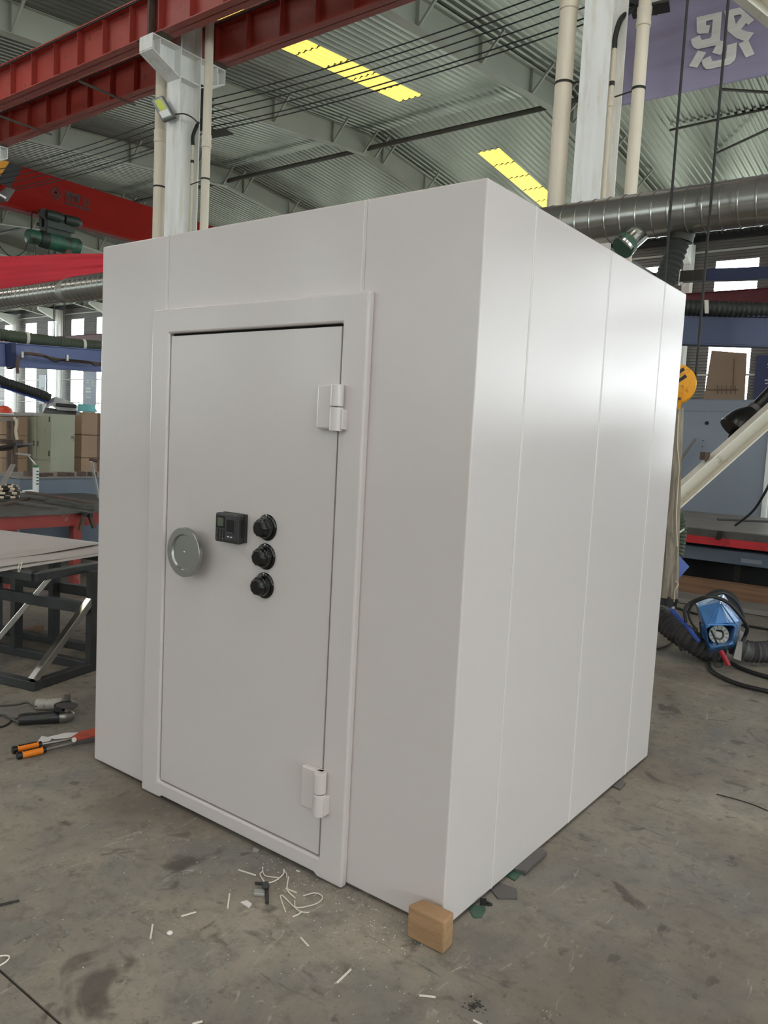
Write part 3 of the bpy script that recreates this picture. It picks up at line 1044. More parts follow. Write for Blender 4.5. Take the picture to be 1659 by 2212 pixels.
ga = (-0.671, -0.016, 0)
gb = (-0.56, 0.163, 0)
g1 = grinder(ga, V(gb) - V(ga), 'grinder_black', 'tool_steel', True, .20, 'black angle grinder lying nearest the bolt cutter')
lb0 = V(ga) + (V(gb) - V(ga)).normalized() * .10 + Vector((0, 0, .045))
dd = (V(gb) - V(ga)).normalized()
nn = Vector((dd.y, -dd.x, 0)).normalized()
MB().obox(V(ga) + dd * .09 + nn * .026 + Vector((0, 0, .036)), dd * .055, nn * .008, (0, 0, .012)).build('name_plate', 'lcd', g1)
text('plate_lettering', 'ELIPOWER', .011, V(ga) + dd * .092 + nn * .0345 + Vector((0, 0, .0385)), dd, (0, 0, 1), 'black_paint', g1, .0002)
gc = (-0.828, 0.168, 0)
gd = (-0.703, 0.295, -0)
g2 = grinder(gc, V(gd) - V(gc), 'grinder_pale', 'tool_steel', False, .13, 'dusty pale angle grinder lying behind the black one')
MB().tube(smooth([(-0.641, -0.032, 0.03), (-0.771, -0.009, 0.01), (-0.857, -0, 0.006), (-0.86, -0.044, 0.006)], 8), .005, 6).build('power_cord', 'cable_grey', g1, True)
MB().tube(smooth([(-0.799, 0.152, 0.03), (-0.948, 0.185, 0.006), (-0.958, 0.141, 0.006), (-0.982, 0.095, 0.006), (-1.019, 0.035, 0.006)], 8), .005, 6).build('power_cord', 'cable_grey', g2, True)
MB().tube(smooth([(-0.774, 0.003, 0.006), (-0.732, -0.029, 0.005), (-0.702, -0.075, 0.005), (-0.703, -0.123, 0.005)], 8), .005, 6).build('power_cord', 'cable', g1, True)
tag(MB().tube(smooth([(-0.904, -0.017, 0.006), (-0.815, -0.012, 0.012), (-0.725, -0.003, 0.018), (-0.791, 0.079, 0.008), (-0.776, 0.123, 0.006)], 8), .004, 6).build('looped_lead', 'cable_grey', None, True), 'grey looped cord between the two grinders', 'cord')

# bolt cutter with orange grips
bc = thing('bolt_cutter', 'long bolt cutter with two orange grips, jaws behind the vault corner', 'bolt cutter', (-0.286, -0.031, 0))
for (a, b, c2, d2) in (((-0.342, -0.22, 0.018), (-0.317, -0.091, 0.018), (-0.317, -0.091, 0.018), (-0.276, 0.05, 0.018)), ((-0.265, -0.238, 0.018), (-0.245, -0.11, 0.018), (-0.245, -0.11, 0.018), (-0.225, 0.032, 0.018))):
    a, b, d2 = V(a), V(b), V(d2)
    gp = MB().frus(a.lerp(b, .15), a.lerp(b, .9), .0175, n=16).build('grip', 'orange_grip', bc, True)
    MB().frus(a, a.lerp(b, .16), .0185, n=16).build('end_cap', 'black_plastic', gp, True)
    MB().frus(a.lerp(b, .89), a.lerp(b, 1.02), .016, n=16).build('collar', 'black_plastic', gp, True)
    for k in range(6):
        q = a.lerp(b, .25 + .11 * k) + Vector((0, 0, .0165))
        MB().box(q - Vector((.006, .006, .002)), q + Vector((.006, .006, .002))).build('grip_notch', 'black_plastic', gp)
    MB().frus(b, d2, .0085, n=12).build('handle_tube', 'tool_steel', bc, True)
MB().prism([(-0.28, 0.048, 0.008), (-0.314, 0.118, 0.008), (-0.297, 0.263, 0.008), (-0.209, 0.205, 0.008), (-0.224, 0.052, 0.008)], (0, 0, .02)).build('linkage', 'tool_red', bc, bevel=.003)
MB().bar((-0.241, 0.029, 0.012), (-0.19, 0.192, 0.012), .02, .02).build('lower_arm', 'shim_grey', bc)
MB().frus((-0.253, 0.049, 0.02), (-0.208, 0.022, 0.04), .012, n=12).build('pivot_bolt', 'tool_steel', bc, True)
tag(MB().flat([[(-0.392, -0.069, 0), (-0.454, -0.009, 0), (-0.394, 0.014, 0), (-0.344, -0.039, 0)]], (0, 0, .001)).build('paper_tag', 'paper'), 'white paper tag with punched holes behind the orange grips', 'paper tag')
tag(MB().flat([[(-0.413, 0.003, 0.003), (-0.402, 0.093, 0.003), (-0.343, 0.162, 0.003), (-0.31, 0.105, 0.003), (-0.363, 0.009, 0.003)]], (0, 0, .001)).build('paper_tag', 'paper'), 'white strip of printed paper behind the cutter tubes', 'paper tag')

# ================================================================== COLUMN ROW, RUNWAYS, DUCTS
def h_column(xc, label, top):
    t = thing('steel_column', label, 'column', (xc, 5.5, 0))
    wdt, y0, y1 = .145, 5.30, 5.67
    MB().box((xc - wdt, y0, 0), (xc + wdt, y0 + .016, top)).build('front_flange', 'column_paint', t)
    MB().box((xc - wdt, y1 - .016, 0), (xc + wdt, y1, top)).build('back_flange', 'column_paint', t)
    MB().box((xc - .006, y0 + .016, 0), (xc + .006, y1 - .016, top)).build('web', 'column_paint', t)
    MB().box((xc - .22, y0 - .1, 0), (xc + .22, y1 + .1, .025)).build('base_plate', 'column_paint', t)
    for z in (6.57, 6.95):
        MB().box((xc + .006, y0 + .016, z), (xc + wdt, y1 - .016, z + .014)).build('stiffener', 'column_paint', t)
    for s_, ya, yb, yt in ((-1, y0, 4.82, 4.95), (1, y1, 6.12, 6.0)):
        MB().prism([(xc - .005, ya, 6.55), (xc - .005, ya, 6.955), (xc - .005, yb, 6.955), (xc - .005, yb, 6.76)], (.01, 0, 0)).build('bracket_web', 'column_paint', t)
        MB().box((xc - wdt, ya, 6.955), (xc + wdt, yb, 6.97)).build('bracket_top', 'column_paint', t)
        MB().prism([(xc - wdt, ya, 6.55), (xc - wdt, ya, 6.565), (xc - wdt, yb, 6.775), (xc - wdt, yb, 6.76)], (2 * wdt, 0, 0)).build('bracket_sole', 'column_paint', t)
        ys = yb + (.14 if s_ < 0 else -.14)
        MB().box((xc + .005, ys - .006, 6.72), (xc + wdt - .01, ys + .006, 6.955)).build('stiffener', 'column_paint', t)
        MB().box((xc - wdt, yb - .004, 6.78), (xc + wdt, yb + .004, 6.955)).build('end_plate', 'column_paint', t)
    return t


def rain_pipe(x, y, r, top, zc, zb, label, col_x):
    t = thing('rain_pipe', label, 'pipe', (x, y, 0), 'rain pipes on the columns')
    MB().frus((x, y, 0), (x, y, top), r, n=24).build('tube', 'pvc', t, True)
    for z in zc:
        MB().lathe((x, y, z - .09), (0, 0, 1), [(0, r + .001), (.006, r + .009), (.05, r + .009), (.055, r + .006), (.12, r + .006), (.125, r + .009), (.174, r + .009), (.18, r + .001)], 24).build('coupling', 'pvc', t, True)
    for z in zb:
        cl = MB().lathe((x, y, z - .012), (0, 0, 1), [(0, r + .001), (.001, r + .006), (.010, r + .006), (.012, r + .003), (.014, r + .006), (.023, r + .006), (.024, r + .001)], 24).build('clamp', 'dark_band', t, True)
        MB().frus((x, y, z), (col_x, y + .05, z), .008, n=8).build('tie_rod', 'dark_band', cl)
    return t


def conduit(x, y, top, zc, zb, label, bend):
    t = thing('conduit', label, 'conduit', (x, y, 0))
    MB().frus((x, y, 0), (x, y, top), .021, n=14).build('tube', 'pvc', t, True)
    MB().lathe((x, y, zc - .05), (0, 0, 1), [(0, .022), (.004, .027), (.045, .027), (.05, .025), (.055, .027), (.096, .027), (.1, .022)], 14).build('coupling', 'pvc', t, True)
    for z in zb:
        MB().frus((x, y, z - .02), (x, y, z + .02), .026, n=12).build('clip', 'dark_band', t)
    MB().tube(smooth([(x, y, top - .02)] + bend, 8), .026, 8).build('cable_sleeve', 'cable', t, True)
    return t


CA, CB, CC = -6.495, -.085, -12.92
h_column(CA, 'white steel column with crane brackets on the left behind the vault', 9.2)
h_column(CB, 'white steel column right of the vault beside the purple banner', 9.2)
h_column(CC, 'far white steel column at the left edge carrying the red beams', 9.2)
rain_pipe(-6.915, 5.4, .083, 9.4, (5.88,), (5.16,), 'thick cream rain pipe left of the far white column', CA - .12)
rain_pipe(-5.985, 5.5, .061, 9.4, (5.68,), (5.16,), 'slim cream rain pipe right of the far white column', CA + .12)
rain_pipe(-.445, 5.4, .086, 9.4, (5.99,), (5.21,), 'thick cream rain pipe left of the near white column', CB - .12)
rain_pipe(.288, 5.5, .060, 9.4, (5.69,), (5.04,), 'slim cream rain pipe in front of the purple banner', CB + .12)
conduit(-6.40, 5.59, 5.75, 5.29, (5.50,), 'thin conduit in the web of the far white column', [(-6.40, 5.59, 5.86), (-6.38, 5.64, 6.02), (-6.36, 5.72, 6.12)])
conduit(-.02, 5.59, 5.54, 5.02, (5.19,), 'thin conduit in the web of the near white column', [(-.02, 5.59, 5.64), (.01, 5.62, 5.80), (.06, 5.74, 5.92), (.12, 5.76, 5.95)])


def runway(y, label, front_rods):
    t = thing('crane_runway_beam', label, 'crane beam', (-8, y, 6.97))
    xa, xb = -30.0, 9.5
    z0, z1 = 6.972, 7.52
    MB().box((xa, y - .006, z0), (xb, y + .006, z1)).build('web', 'red_beam', t)
    MB().box((xa, y - .115, z0), (xb, y + .115, z0 + .016)).build('bottom_flange', 'red_beam', t)
    MB().box((xa, y - .14, z1 - .018), (xb, y + .14, z1)).build('top_flange', 'red_beam', t)
    MB().box((xa, y - .03, z1), (xb, y + .03, z1 + .07)).build('rail', 'rust', t)
    x = -6.30 - .66 * 35
    st = None
    while x < xb:
        if st is None:
            st = MB().box((x - .006, y - .10, z0 + .016), (x + .006, y + .10, z1 - .018)).build('stiffener', 'red_beam', t)
            sx = x
        else:
            twin(st, (x - sx, 0, 0))
        x += .66
    for xc in (CC, CA, CB):
        MB().box((xc - .28, y - .12, z0 - .0), (xc + .28, y + .12, z0 - .001)).build('bearing_plate', 'rust', t)
        MB().box((xc - .02, y - .125, z0 + .016), (xc + .02, y - .006, z1 - .018)).build('splice_plate', 'rust', t)
    # a thin conductor tube clipped under the top flange
    MB().frus((xa, y - .16, z1 - .06), (xb, y - .16, z1 - .06), .012, n=8).build('conductor_tube', 'cable', t)
    return t


runway(4.97, 'nearer red crane runway beam across the top left corner', 0)
runway(5.97, 'farther red crane runway beam behind the column brackets', 1)
for x in (-11.3, -8.7):
    o = MB().bar((x, 5.15, 6.98), (x, 6.2, 6.98), .03, .03).build('tie_rod', 'strut_paint')
    tag(o, 'thin dark tie rod between the red runway beams, %s' % ('nearer the left edge' if x < -10 else 'nearer the white column'), 'rod', 'tie rods between the runway beams')

# power wires strung along the column row, on a bracket behind each column
wz = (6.50, 6.405, 6.31, 6.21, 6.10, 6.04)
nm = ('highest', 'second highest', 'third highest', 'fourth highest', 'fifth', 'lowest')
for z, q in zip(wz, nm):
    pts = []
    stops = [-25.8, CC, CA, CB, 6.3]
    for i in range(4):
        for k in range(12):
            f = k / 12
            pts.append((stops[i] + (stops[i + 1] - stops[i]) * f, 5.95, z - .10 * 4 * f * (1 - f) + .02))
    pts.append((stops[-1], 5.95, z))
    o = MB().tube(pts, .0085, 6).build('power_wire', 'cable', None, True)
    tag(o, 'black power wire strung along the columns, %s of six' % q, 'wire', 'power wires along the column row')
for xc, lb in ((CA, 'dark insulator bracket behind the far white column'), (CB, 'dark insulator bracket behind the near white column'), (CC, 'dark insulator bracket behind the column at the left edge')):
    t = thing('wire_bracket', lb, 'bracket', (xc + .1, 5.9, 6.2))
    MB().box((xc + .05, 5.68, 5.98), (xc + .12, 5.74, 6.62)).build('back_bar', 'cable', t)
    for z in wz:
        MB().lathe((xc + .085, 5.72, z), (0, 1, 0), [(0, .022), (.03, .034), (.06, .022), (.1, .034), (.14, .022), (.2, .03), (.235, .02)], 10).build('insulator', 'cable', t, True)
    MB().bar((xc + .1, 5.74, 6.02), (xc + .3, 6.05, 6.0), .05, .05).build('arm', 'cable', t)
    MB().obox((xc + .12, 5.78, 5.96), (.34, .10, .02), (-.05, .2, 0), (0, 0, .02)).build('tray', 'dark_band', t)

# flood lamp on the far column
fl_ = thing('flood_lamp', 'silver LED flood lamp tilted on the far white column', 'lamp', (-6.564, 5.16, 6.133))
q = [(-6.849, 5.16, 6.307), (-6.625, 5.2, 6.338), (-6.328, 5.2, 5.986), (-6.546, 5.16, 5.952)]
nrm = (V(q[1]) - V(q[0])).cross(V(q[3]) - V(q[0])).normalized()
if nrm.y > 0:
    nrm = -nrm
MB().prism(q, -nrm * .05).build('housing', 'shim_grey', fl_, bevel=.006)
ctr = sum((V(p) for p in q), Vector()) / 4


def inset(q, a0, a1, b0, b1, off):
    A, B, Cc, Dd = (V(p) for p in q)

    def at(s_, t_):
        return A.lerp(B, s_).lerp(Dd.lerp(Cc, s_), t_) + nrm * off
    return [at(a0, b0), at(a1, b0), at(a1, b1), at(a0, b1)]


MB().prism(inset(q, .08, .92, .05, .95, .001), nrm * .004).build('glass', 'lamp_glass', fl_)
MB().prism(inset(q, .26, .80, .12, .60, .006), nrm * .003).build('led_array', 'lamp_led', fl_)
MB().prism(inset(q, .14, .86, .62, .92, .006), nrm * .012).build('reflector', 'white_plastic', fl_, bevel=.004)
MB().bar(ctr - nrm * .05, (CA - .03, 5.30, 6.06), .03, .02).build('yoke', 'cable', fl_)
MB().tube(smooth([(-6.346, 5.22, 6.028), (-6.229, 5.29, 6.035), (-6.255, 5.45, 6.045), (-6.453, 5.72, 6.097)], 8), .010, 6).build('cord', 'cable', fl_, True)
# second flood lamp at the left edge in front of the crane girder
f2 = thing('flood_lamp', 'grey flood lamp at the left edge in front of the crane girder', 'lamp', (-11.896, 5.572, 5.822))
MB().prism([(-12.007, 5.48, 5.753), (-11.845, 5.625, 5.947), (-11.868, 5.734, 5.955), (-11.965, 5.635, 5.729), (-12.061, 5.56, 5.706)], (-.05, .1, 0)).build('housing', 'shim_grey', f2)
MB().prism([(-11.927, 5.474, 5.833), (-11.78, 5.575, 5.747), (-11.784, 5.568, 5.712), (-11.924, 5.473, 5.799)], (-.01, .02, 0)).build('reflector', 'white_plastic', f2)
MB().frus((-12.121, 5.66, 5.877), (CC + .14, 5.4, 5.95), .02, n=8).build('yoke', 'cable', f2)

# ------------------------------------------------------------------ spiral duct along the row
def spiral_duct(xa, xb, y, z, r, pitch, parent):
    vs = []
    prof = []
    x = xa
    while x < xb - 1e-6:
        e = min(x + pitch, xb)
        prof += [(x - xa, r), (e - xa - .018, r), (e - xa - .013, r + .006), (e - xa - .005, r + .006)]
        x = e
    prof.append((xb - xa, r))
    return MB().lathe((xa, y, z), (1, 0, 0), prof, 40).build('duct_section', 'duct_steel', parent, True)


DYY, DZZ = 4.7, 3.612
du = thing('spiral_duct', 'long grey spiral ventilation duct running behind the vault', 'duct', (0, DYY, DZZ))
spiral_duct(-8.05, 7.0, DYY, DZZ, .188, .135, du)
MB().lathe((-8.25, DYY, DZZ), (1, 0, 0), [(0, .165), (.02, .165), (.17, .188), (.21, .188)], 40).build('reducer', 'duct_grey', du, True)
spiral_duct(-24.0, -8.25, DYY, DZZ, .165, .135, du)
s1 = MB().frus((0.742, 4.72, 3.517), (0.652, 4.55, 3.349), .088, n=28).build('branch_stub', 'steel_bright', du, True)
MB().frus((0.66, 4.57, 3.368), (0.634, 4.52, 3.314), .098, n=28).build('green_collar', 'green_scrap', s1, True)
MB().frus((0.648, 4.54, 3.344), (0.637, 4.53, 3.327), .104, n=28).build('clamp', 'steel_bright', s1, True)
for xh in (-20, -13.5, 4.6):
    MB().frus((xh, DYY, DZZ + .17), (xh, DYY, 6.975), .008, n=6).build('hanger_rod', 'dark_band', du)
    MB().lathe((xh - .02, DYY, DZZ), (1, 0, 0), [(0, .196), (.04, .196)], 40).build('hanger_ring', 'dark_band', du, True)
fh = thing('flexible_hose', 'dark ribbed hose hanging from the duct beside the hoist rope', 'hose', (1.02, 4.75, 3.442))
MB().ribbed([(1.053, 4.75, 3.457), (1.028, 4.72, 3.321), (0.994, 4.68, 3.145), (0.966, 4.62, 2.966), (0.962, 4.56, 2.793)], .092, .045, .012).build('hose', 'hose_dark', fh, True)
MB().lathe((1.052, 4.75, 3.427), (-.2, -.05, -1), [(-.02, .103), (.05, .103)], 20).build('clamp', 'dark_band', fh, True)

# purple banner with one big character
bn = thing('purple_banner', 'purple cloth banner with a big white character behind the column', 'banner', (1.5, 7.2, 6.1))


def cloth(xa, xb, y, z0, z1, n, k, amp, sagf):
    vs, fs = [], []
    for j in range(k + 1):
        for i in range(n + 1):
            u, t_ = i / n, j / k
            x = xa + (xb - xa) * u
            zz = z0(x) + (z1(x) - z0(x)) * t_
            yy = y + amp * (math.sin(t_ * 19 + u * 5) * .5 + math.sin(t_ * 41 - u * 9) * .3 + math.sin(u * 13 + t_ * 3) * .4)
            vs.append((x, yy, zz))
    for j in range(k):
        for i in range(n):
            a = j * (n + 1) + i
            fs.append((a, a + 1, a + n + 2, a + n + 1))
    return MB().add(vs, fs)


o = cloth(-.62, 4.5, 7.2, lambda x: (0.015, 7.2, 5.655)[2] - .03 * x + .02 * math.sin(x * 1.3), lambda x: (-0.296, 7.2, 6.741)[2] + .02 * x, 60, 40, .012, 0).build('cloth', 'cloth_purple', bn, True)
sd = o.modifiers.new('solid', 'SOLIDIFY')
sd.thickness = .004
for lp in (
    [[(0.237, 7.17, 6.427), (0.505, 7.17, 6.416), (0.509, 7.17, 6.114), (0.568, 7.17, 6.091), (0.57, 7.17, 6.044), (0.531, 7.17, 5.958), (0.438, 7.17, 6.004), (0.474, 7.17, 6.073), (0.275, 7.17, 6.081), (0.229, 7.17, 6.114), (0.203, 7.17, 6.163), (0.198, 7.17, 6.206), (0.29, 7.17, 6.227), (0.303, 7.17, 6.188), (0.319, 7.17, 6.168), (0.4, 7.17, 6.166), (0.415, 7.17, 6.182), (0.415, 7.17, 6.357), (0.347, 7.17, 6.358), (0.345, 7.17, 6.324), (0.359, 7.17, 6.311), (0.391, 7.17, 6.306), (0.381, 7.17, 6.221), (0.275, 7.17, 6.244), (0.253, 7.17, 6.27)]],
    [[(0.532, 7.17, 6.414), (0.691, 7.17, 6.408), (0.848, 7.17, 6.238), (0.791, 7.17, 6.202), (0.768, 7.17, 6.23), (0.721, 7.17, 6.177), (0.778, 7.17, 6.141), (0.857, 7.17, 6.107), (0.808, 7.17, 6.039), (0.882, 7.17, 5.884), (0.797, 7.17, 5.867), (0.708, 7.17, 6.029), (0.765, 7.17, 6.045), (0.675, 7.17, 6.1), (0.59, 7.17, 6.187), (0.559, 7.17, 6.265)], [(0.633, 7.17, 6.338), (0.701, 7.17, 6.333), (0.718, 7.17, 6.312), (0.663, 7.17, 6.244)]],
    [[(0.282, 7.17, 6.065), (0.373, 7.17, 6.024), (0.289, 7.17, 5.88), (0.197, 7.17, 5.92)]],
    [[(0.424, 7.17, 5.975), (0.442, 7.17, 5.927), (0.457, 7.17, 5.912), (0.59, 7.17, 5.905), (0.591, 7.17, 6.044), (0.691, 7.17, 6.05), (0.693, 7.17, 5.9), (0.68, 7.17, 5.865), (0.639, 7.17, 5.836), (0.419, 7.17, 5.835), (0.379, 7.17, 5.85), (0.344, 7.17, 5.9), (0.331, 7.17, 5.947), (0.353, 7.17, 5.959)]],
):
    MB().flat(lp, (0, .003, 0)).build('character_stroke', 'cloth_print', bn)

# red banner on the left
RBZ = (-9.106, 5.9, 4.499)[2]
RBS = ((-12.619, 5.9, 4.796)[2] - RBZ) / ((-12.619, 5.9, 4.796)[0] - (-9.106, 5.9, 4.499)[0])
rb = thing('red_banner', 'long bright red cloth banner hung below the crane on the left', 'banner', (-13, 5.9, 4.5))
o = cloth(-24, -7.4, 5.9, lambda x: 4.02 + .012 * math.sin(x * 2) - .0035 * (x + 10), lambda x: RBZ + RBS * (x + 8.9) + .01 * math.sin(x * 1.7), 90, 24, .02, 0).build('cloth', 'cloth_red', rb, True)
sd = o.modifiers.new('solid', 'SOLIDIFY')
sd.thickness = .004

# ------------------------------------------------------------------ overhead crane in the far span
XG = -17.0
cr = thing('overhead_crane', 'red overhead crane girder with black maker marks, far left', 'crane', (XG, 17, 7.5))


def yz(poly, x, ext, nme, m, bevel=0.0):
    return MB().prism([(x, y, z) for y, z in poly], (ext, 0, 0)).build(nme, m, cr, bevel=bevel)


yz([(6.3, 7.72), (6.9, 7.62), (8.35, 7.38), (28.0, 7.38), (28.0, 8.05), (8.35, 8.05), (7.6, 8.05), (6.3, 8.0)], XG - .5, .5, 'girder_box', 'crane_red')
MB().prism([(XG, 8.0, 7.40), (XG - .5, 8.0, 7.40), (XG - .37, 8.0, 7.06), (XG - .13, 8.0, 7.06)], (0, 20.2, 0)).build('lower_taper', 'crane_red', cr)
MB().box((XG - .42, 7.6, 6.98), (XG - .08, 28.2, 7.06)).build('bottom_flange', 'crane_red', cr)
MB().box((XG - .26, 7.6, 6.99), (XG - .24, 28.2, 7.4)).build('web', 'crane_red', cr)
for i, (a, m) in enumerate(((6.6, 'black_paint'), (6.95, 'yellow_paint'), (7.3, 'black_paint'), (7.65, 'yellow_paint'), (8.0, 'black_paint'))):
    yz([(a, 7.62 - (a - 6.6) * .10), (a + .36, 7.58 - (a - 6.6) * .10), (a + .68, 8.055), (a + .34, 8.055)], XG + .002, .004, 'warning_stripe', m)
MB().box((XG - 1.6, 5.82, 7.6), (XG + 1.1, 6.12, 7.85)).build('end_carriage', 'crane_red', cr, bevel=.02)
for x in (XG - 1.3, XG + .8):
    MB().frus((x, 5.9, 7.72), (x, 6.04, 7.72), .125, n=20).build('wheel', 'cable', cr, True)
# maker's marks: a diamond sign and the lettering under it
lg = XG + .003
A, B, Cc, Dd = (V(p) for p in ((-16.996, 9.398, 7.629), (-16.996, 9.591, 7.824), (-16.996, 9.778, 7.642), (-16.996, 9.602, 7.44)))
cn = (A + B + Cc + Dd) / 4
MB().flat([[A, B, Cc, Dd], [p.lerp(cn, .2) for p in (A, B, Cc, Dd)]], (.006, 0, 0)).build('diamond_sign', 'crane_dark', cr)


def stroke(pts, w_, nme):
    m = MB()
    for i in range(len(pts) - 1):
        m.bar(pts[i], pts[i + 1], w_, .006, (1, 0, 0))
    return m.build(nme, 'crane_dark', cr)


def dm(u, t_):
    return cn + (Cc - A) * .5 * u + (B - Dd) * .5 * t_


stroke([dm(-.5, .25), dm(-.05, .1), dm(-.1, .55)], .045, 'sign_stroke')
stroke([dm(-.05, .1), dm(.35, .25)], .045, 'sign_stroke')
stroke([dm(-.05, .1), dm(-.2, -.3), dm(.15, -.5)], .045, 'sign_stroke')
stroke([dm(-.02, .1), dm(.25, -.1), dm(.45, -.25)], .045, 'sign_stroke')
lp = V((-16.993, 9.843, 7.623))
lq = V((-16.993, 10.57, 7.608))
ld = lq - lp
text('maker_lettering', '河南矿山', ld.length / 4.1, lp + Vector((0, 0, -.06)), ld, (0, 0, 1), 'crane_dark', cr, .003, .010, 1.45)
text('maker_lettering', 'HENAN KUANGSHAN', ld.length / 9.6, V((-16.993, 9.844, 7.509)) + Vector((0, 0, -.07)), ld, (0, 0, 1), 'crane_dark', cr, .003, .006)

# hoist under the girder
XH = -16.85
ho = thing('hoist', 'green electric wire rope hoist hung under the red girder', 'hoist', (XH, 9.3, 6.6))
ya, yb = V((-16.85, 8.725, 6.383)), V((-16.85, 10.183, 6.317))
zc = (ya.z + yb.z) / 2 - .02
ya, yb = ya.y, yb.y
ln = yb - ya
MB().lathe((XH, ya, zc), (0, 1, 0), [(0, .14), (.02, .17), (.08, .185), (.30, .185), (.31, .17)], 28).build('motor', 'hoist_green', ho, True)
MB().lathe((XH, ya + .31, zc), (0, 1, 0), [(0, .19), (.05, .22), (.16, .22), (.22, .235)], 28).build('coupling', 'hoist_dark', ho, True)
MB().lathe((XH, ya + .53, zc), (0, 1, 0), [(0, .235), (ln - .62, .235), (ln - .58, .24), (ln - .55, .22), (ln - .53, .12)], 32).build('drum_shell', 'hoist_green', ho, True)
MB().box((XH - .16, ya + .45, zc + .14), (XH + .16, ya + 1.15, zc + .34)).build('suspension_frame', 'hoist_dark', ho, bevel=.02)
for a, b in ((XH - .22, XH - .1), (XH + .02, XH + .22)):
    MB().box((a, ya + .45, zc + .3), (b, ya + 1.2, 7.06)).build('trolley_plate', 'hoist_dark', ho)
for yy in (ya + .50, ya + 1.02):
    tm = MB().lathe((XH + .20, yy - .1, 6.93), (.15, 1, 0), [(0, .12), (.1, .13), (.34, .13), (.40, .1), (.46, .06)], 18).build('travel_motor', 'hoist_dark', ho, True)
    MB().lathe((XH + .23, yy - .16, 6.93), (1, 0, 0), [(-.1, .13), (.0, .13)], 18).build('trolley_wheel', 'cable', tm, True)
MB().frus((XH + .1, ya + 1.0, zc - .26), (XH + .3, ya + 1.0, zc - .26), .10, n=18).build('rope_guide', 'rust', ho, True)
for dy in (.72, .76, 1.02, 1.06):
    MB().frus((XH + .05, ya + dy, zc - .2), (XH + .05, ya + dy, zc - 2.6), .012, n=6).build('wire_rope', 'cable', ho)
MB().tube(smooth([(XH, ya + .22, zc - .18), (XH, ya + .26, zc - .6), (XH, ya + .44, zc - .72), (XH, ya + .6, zc - .55), (XH, ya + .6, zc - .2)], 8), .012, 6).build('control_cable', 'cable', ho, True)
MB().tube(smooth([(XH, ya + .05, zc - .12), (XH, ya - .1, zc - .45), (XH, ya - .45, zc - .6), (XH, ya - .85, zc - .2), (XH, ya - .95, zc + .5)], 8), .012, 6).build('control_cable', 'cable', ho, True)
MB().tube(smooth([(XH, ya + .12, zc + .17), (XH, ya + .12, 6.98)], 4), .02, 6).build('hanger', 'cable', ho, True)

# hook block on two ropes, right of the vault
hb = thing('hook_block', 'yellow crane hook block with black stripes behind the vault', 'hook block', (1.262, 4.25, 2.147))
hc = V((1.259, 4.25, 2.144))
K = .72
vd = (V((3.25, -2.1, 1.6)) - hc)
vd.z = 0
vd.normalize()
sx_ = Vector((-vd.y, vd.x, 0)).normalized()
UP = Vector((0, 0, 1))
for s_ in (-1, 1):
    MB().lathe(hc + vd * (.06 * K * s_), vd * s_, [(0, .20 * K), (.018 * K, .215 * K), (.03 * K, .205 * K), (.036 * K, .15 * K)], 36).build('sheave_cover', 'yellow_paint', hb, True)
for a in (-.085, .01, .105):
    c0 = hc + vd * .0965 * K + UP * a * K
    d1 = (sx_ * .78 + UP * .62).normalized()
    ll = (.13 if a == .01 else .095) * K
    MB().bar(c0 - d1 * ll, c0 + d1 * ll, .035 * K, .004, vd).build('warning_stripe', 'black_paint', hb)
MB().frus(hc - vd * .06 * K, hc + vd * .06 * K, .17 * K, n=28).build('sheave', 'cable', hb, True)
MB().prism([(1.309, 4.17, 2.133), (1.344, 4.17, 2.133), (1.34, 4.17, 2.013), (1.338, 4.17, 1.956), (1.318, 4.17, 1.945), (1.297, 4.17, 2.026)], vd * -.015).build('side_strap', 'yellow_paint', hb)
MB().lathe((1.326, 4.165, 2.03), vd, [(0, .012), (.008, .012), (.012, .006)], 10).build('strap_bolt', 'rust', hb, True)
MB().tube(smooth([hc + UP * -.14, hc + UP * -.24, hc + sx_ * .06 + UP * -.30, hc + UP * -.37, hc - sx_ * .06 + UP * -.30], 6), .018, 10).build('hook', 'cable', hb, True)
for s_, lb in ((-1, 'left dark wire rope'), (1, 'right dark wire rope')):
    x_ = hc + sx_ * (.2 * K * s_)
    MB().frus(x_ + UP * .02, x_ + UP * 7.2, .0105, n=8).build('hoist_rope', 'cable', hb)

# ================================================================== FUME ARMS AND MACHINES, RIGHT SIDE
def boom(a, b, h, wdt, m, label, name='fume_arm_boom'):
    a, b = V(a), V(b)
    t = thing(name, label, 'boom', (a + b) / 2)
    d = (b - a).normalized()
    MB().bar(a, b, wdt, h).build('beam', m, t, bevel=.006)
    MB().bar(a + Vector((0, 0, h / 2 + .006)), b + Vector((0, 0, h / 2 + .006)), wdt + .05, .012).build('top_flange', m, t)
    MB().bar(a - Vector((0, 0, h / 2 + .006)), b - Vector((0, 0, h / 2 + .006)), wdt + .05, .012).build('bottom_flange', m, t)
    return t


ba, bb = V((0.521, 6.17, 2.872)), V((2.054, 7.203, 2.891))
b1 = boom(ba, bb, .285, .1, 'boom_navy', 'navy blue swing arm boom right of the vault')
h1 = thing('fume_hose', 'dark ribbed extraction hose lying along the navy boom', 'hose', (0.983, 6.417, 3.082))
MB().ribbed([(0.478, 6.1, 3.092), (0.833, 6.304, 3.086), (1.133, 6.531, 3.091), (1.508, 6.815, 3.092), (2.034, 7.212, 3.097)], .082, .05, .012, 16).build('hose', 'hose_dark', h1, True)
MB().obox((0.862, 6.208, 3.151), (.035, .01, 0), (-.01, .02, 0), (.012, .01, -.13)).build('strap', 'strap_white', h1)
b2 = thing('steel_box_beam', 'dark box beam with a clip crossing before the far windows', 'beam', (0.796, 7, 3.553))
MB().bar((0.199, 7, 3.572), (0.651, 7, 3.56), .10, .115).build('end_section', 'dark_band', b2)
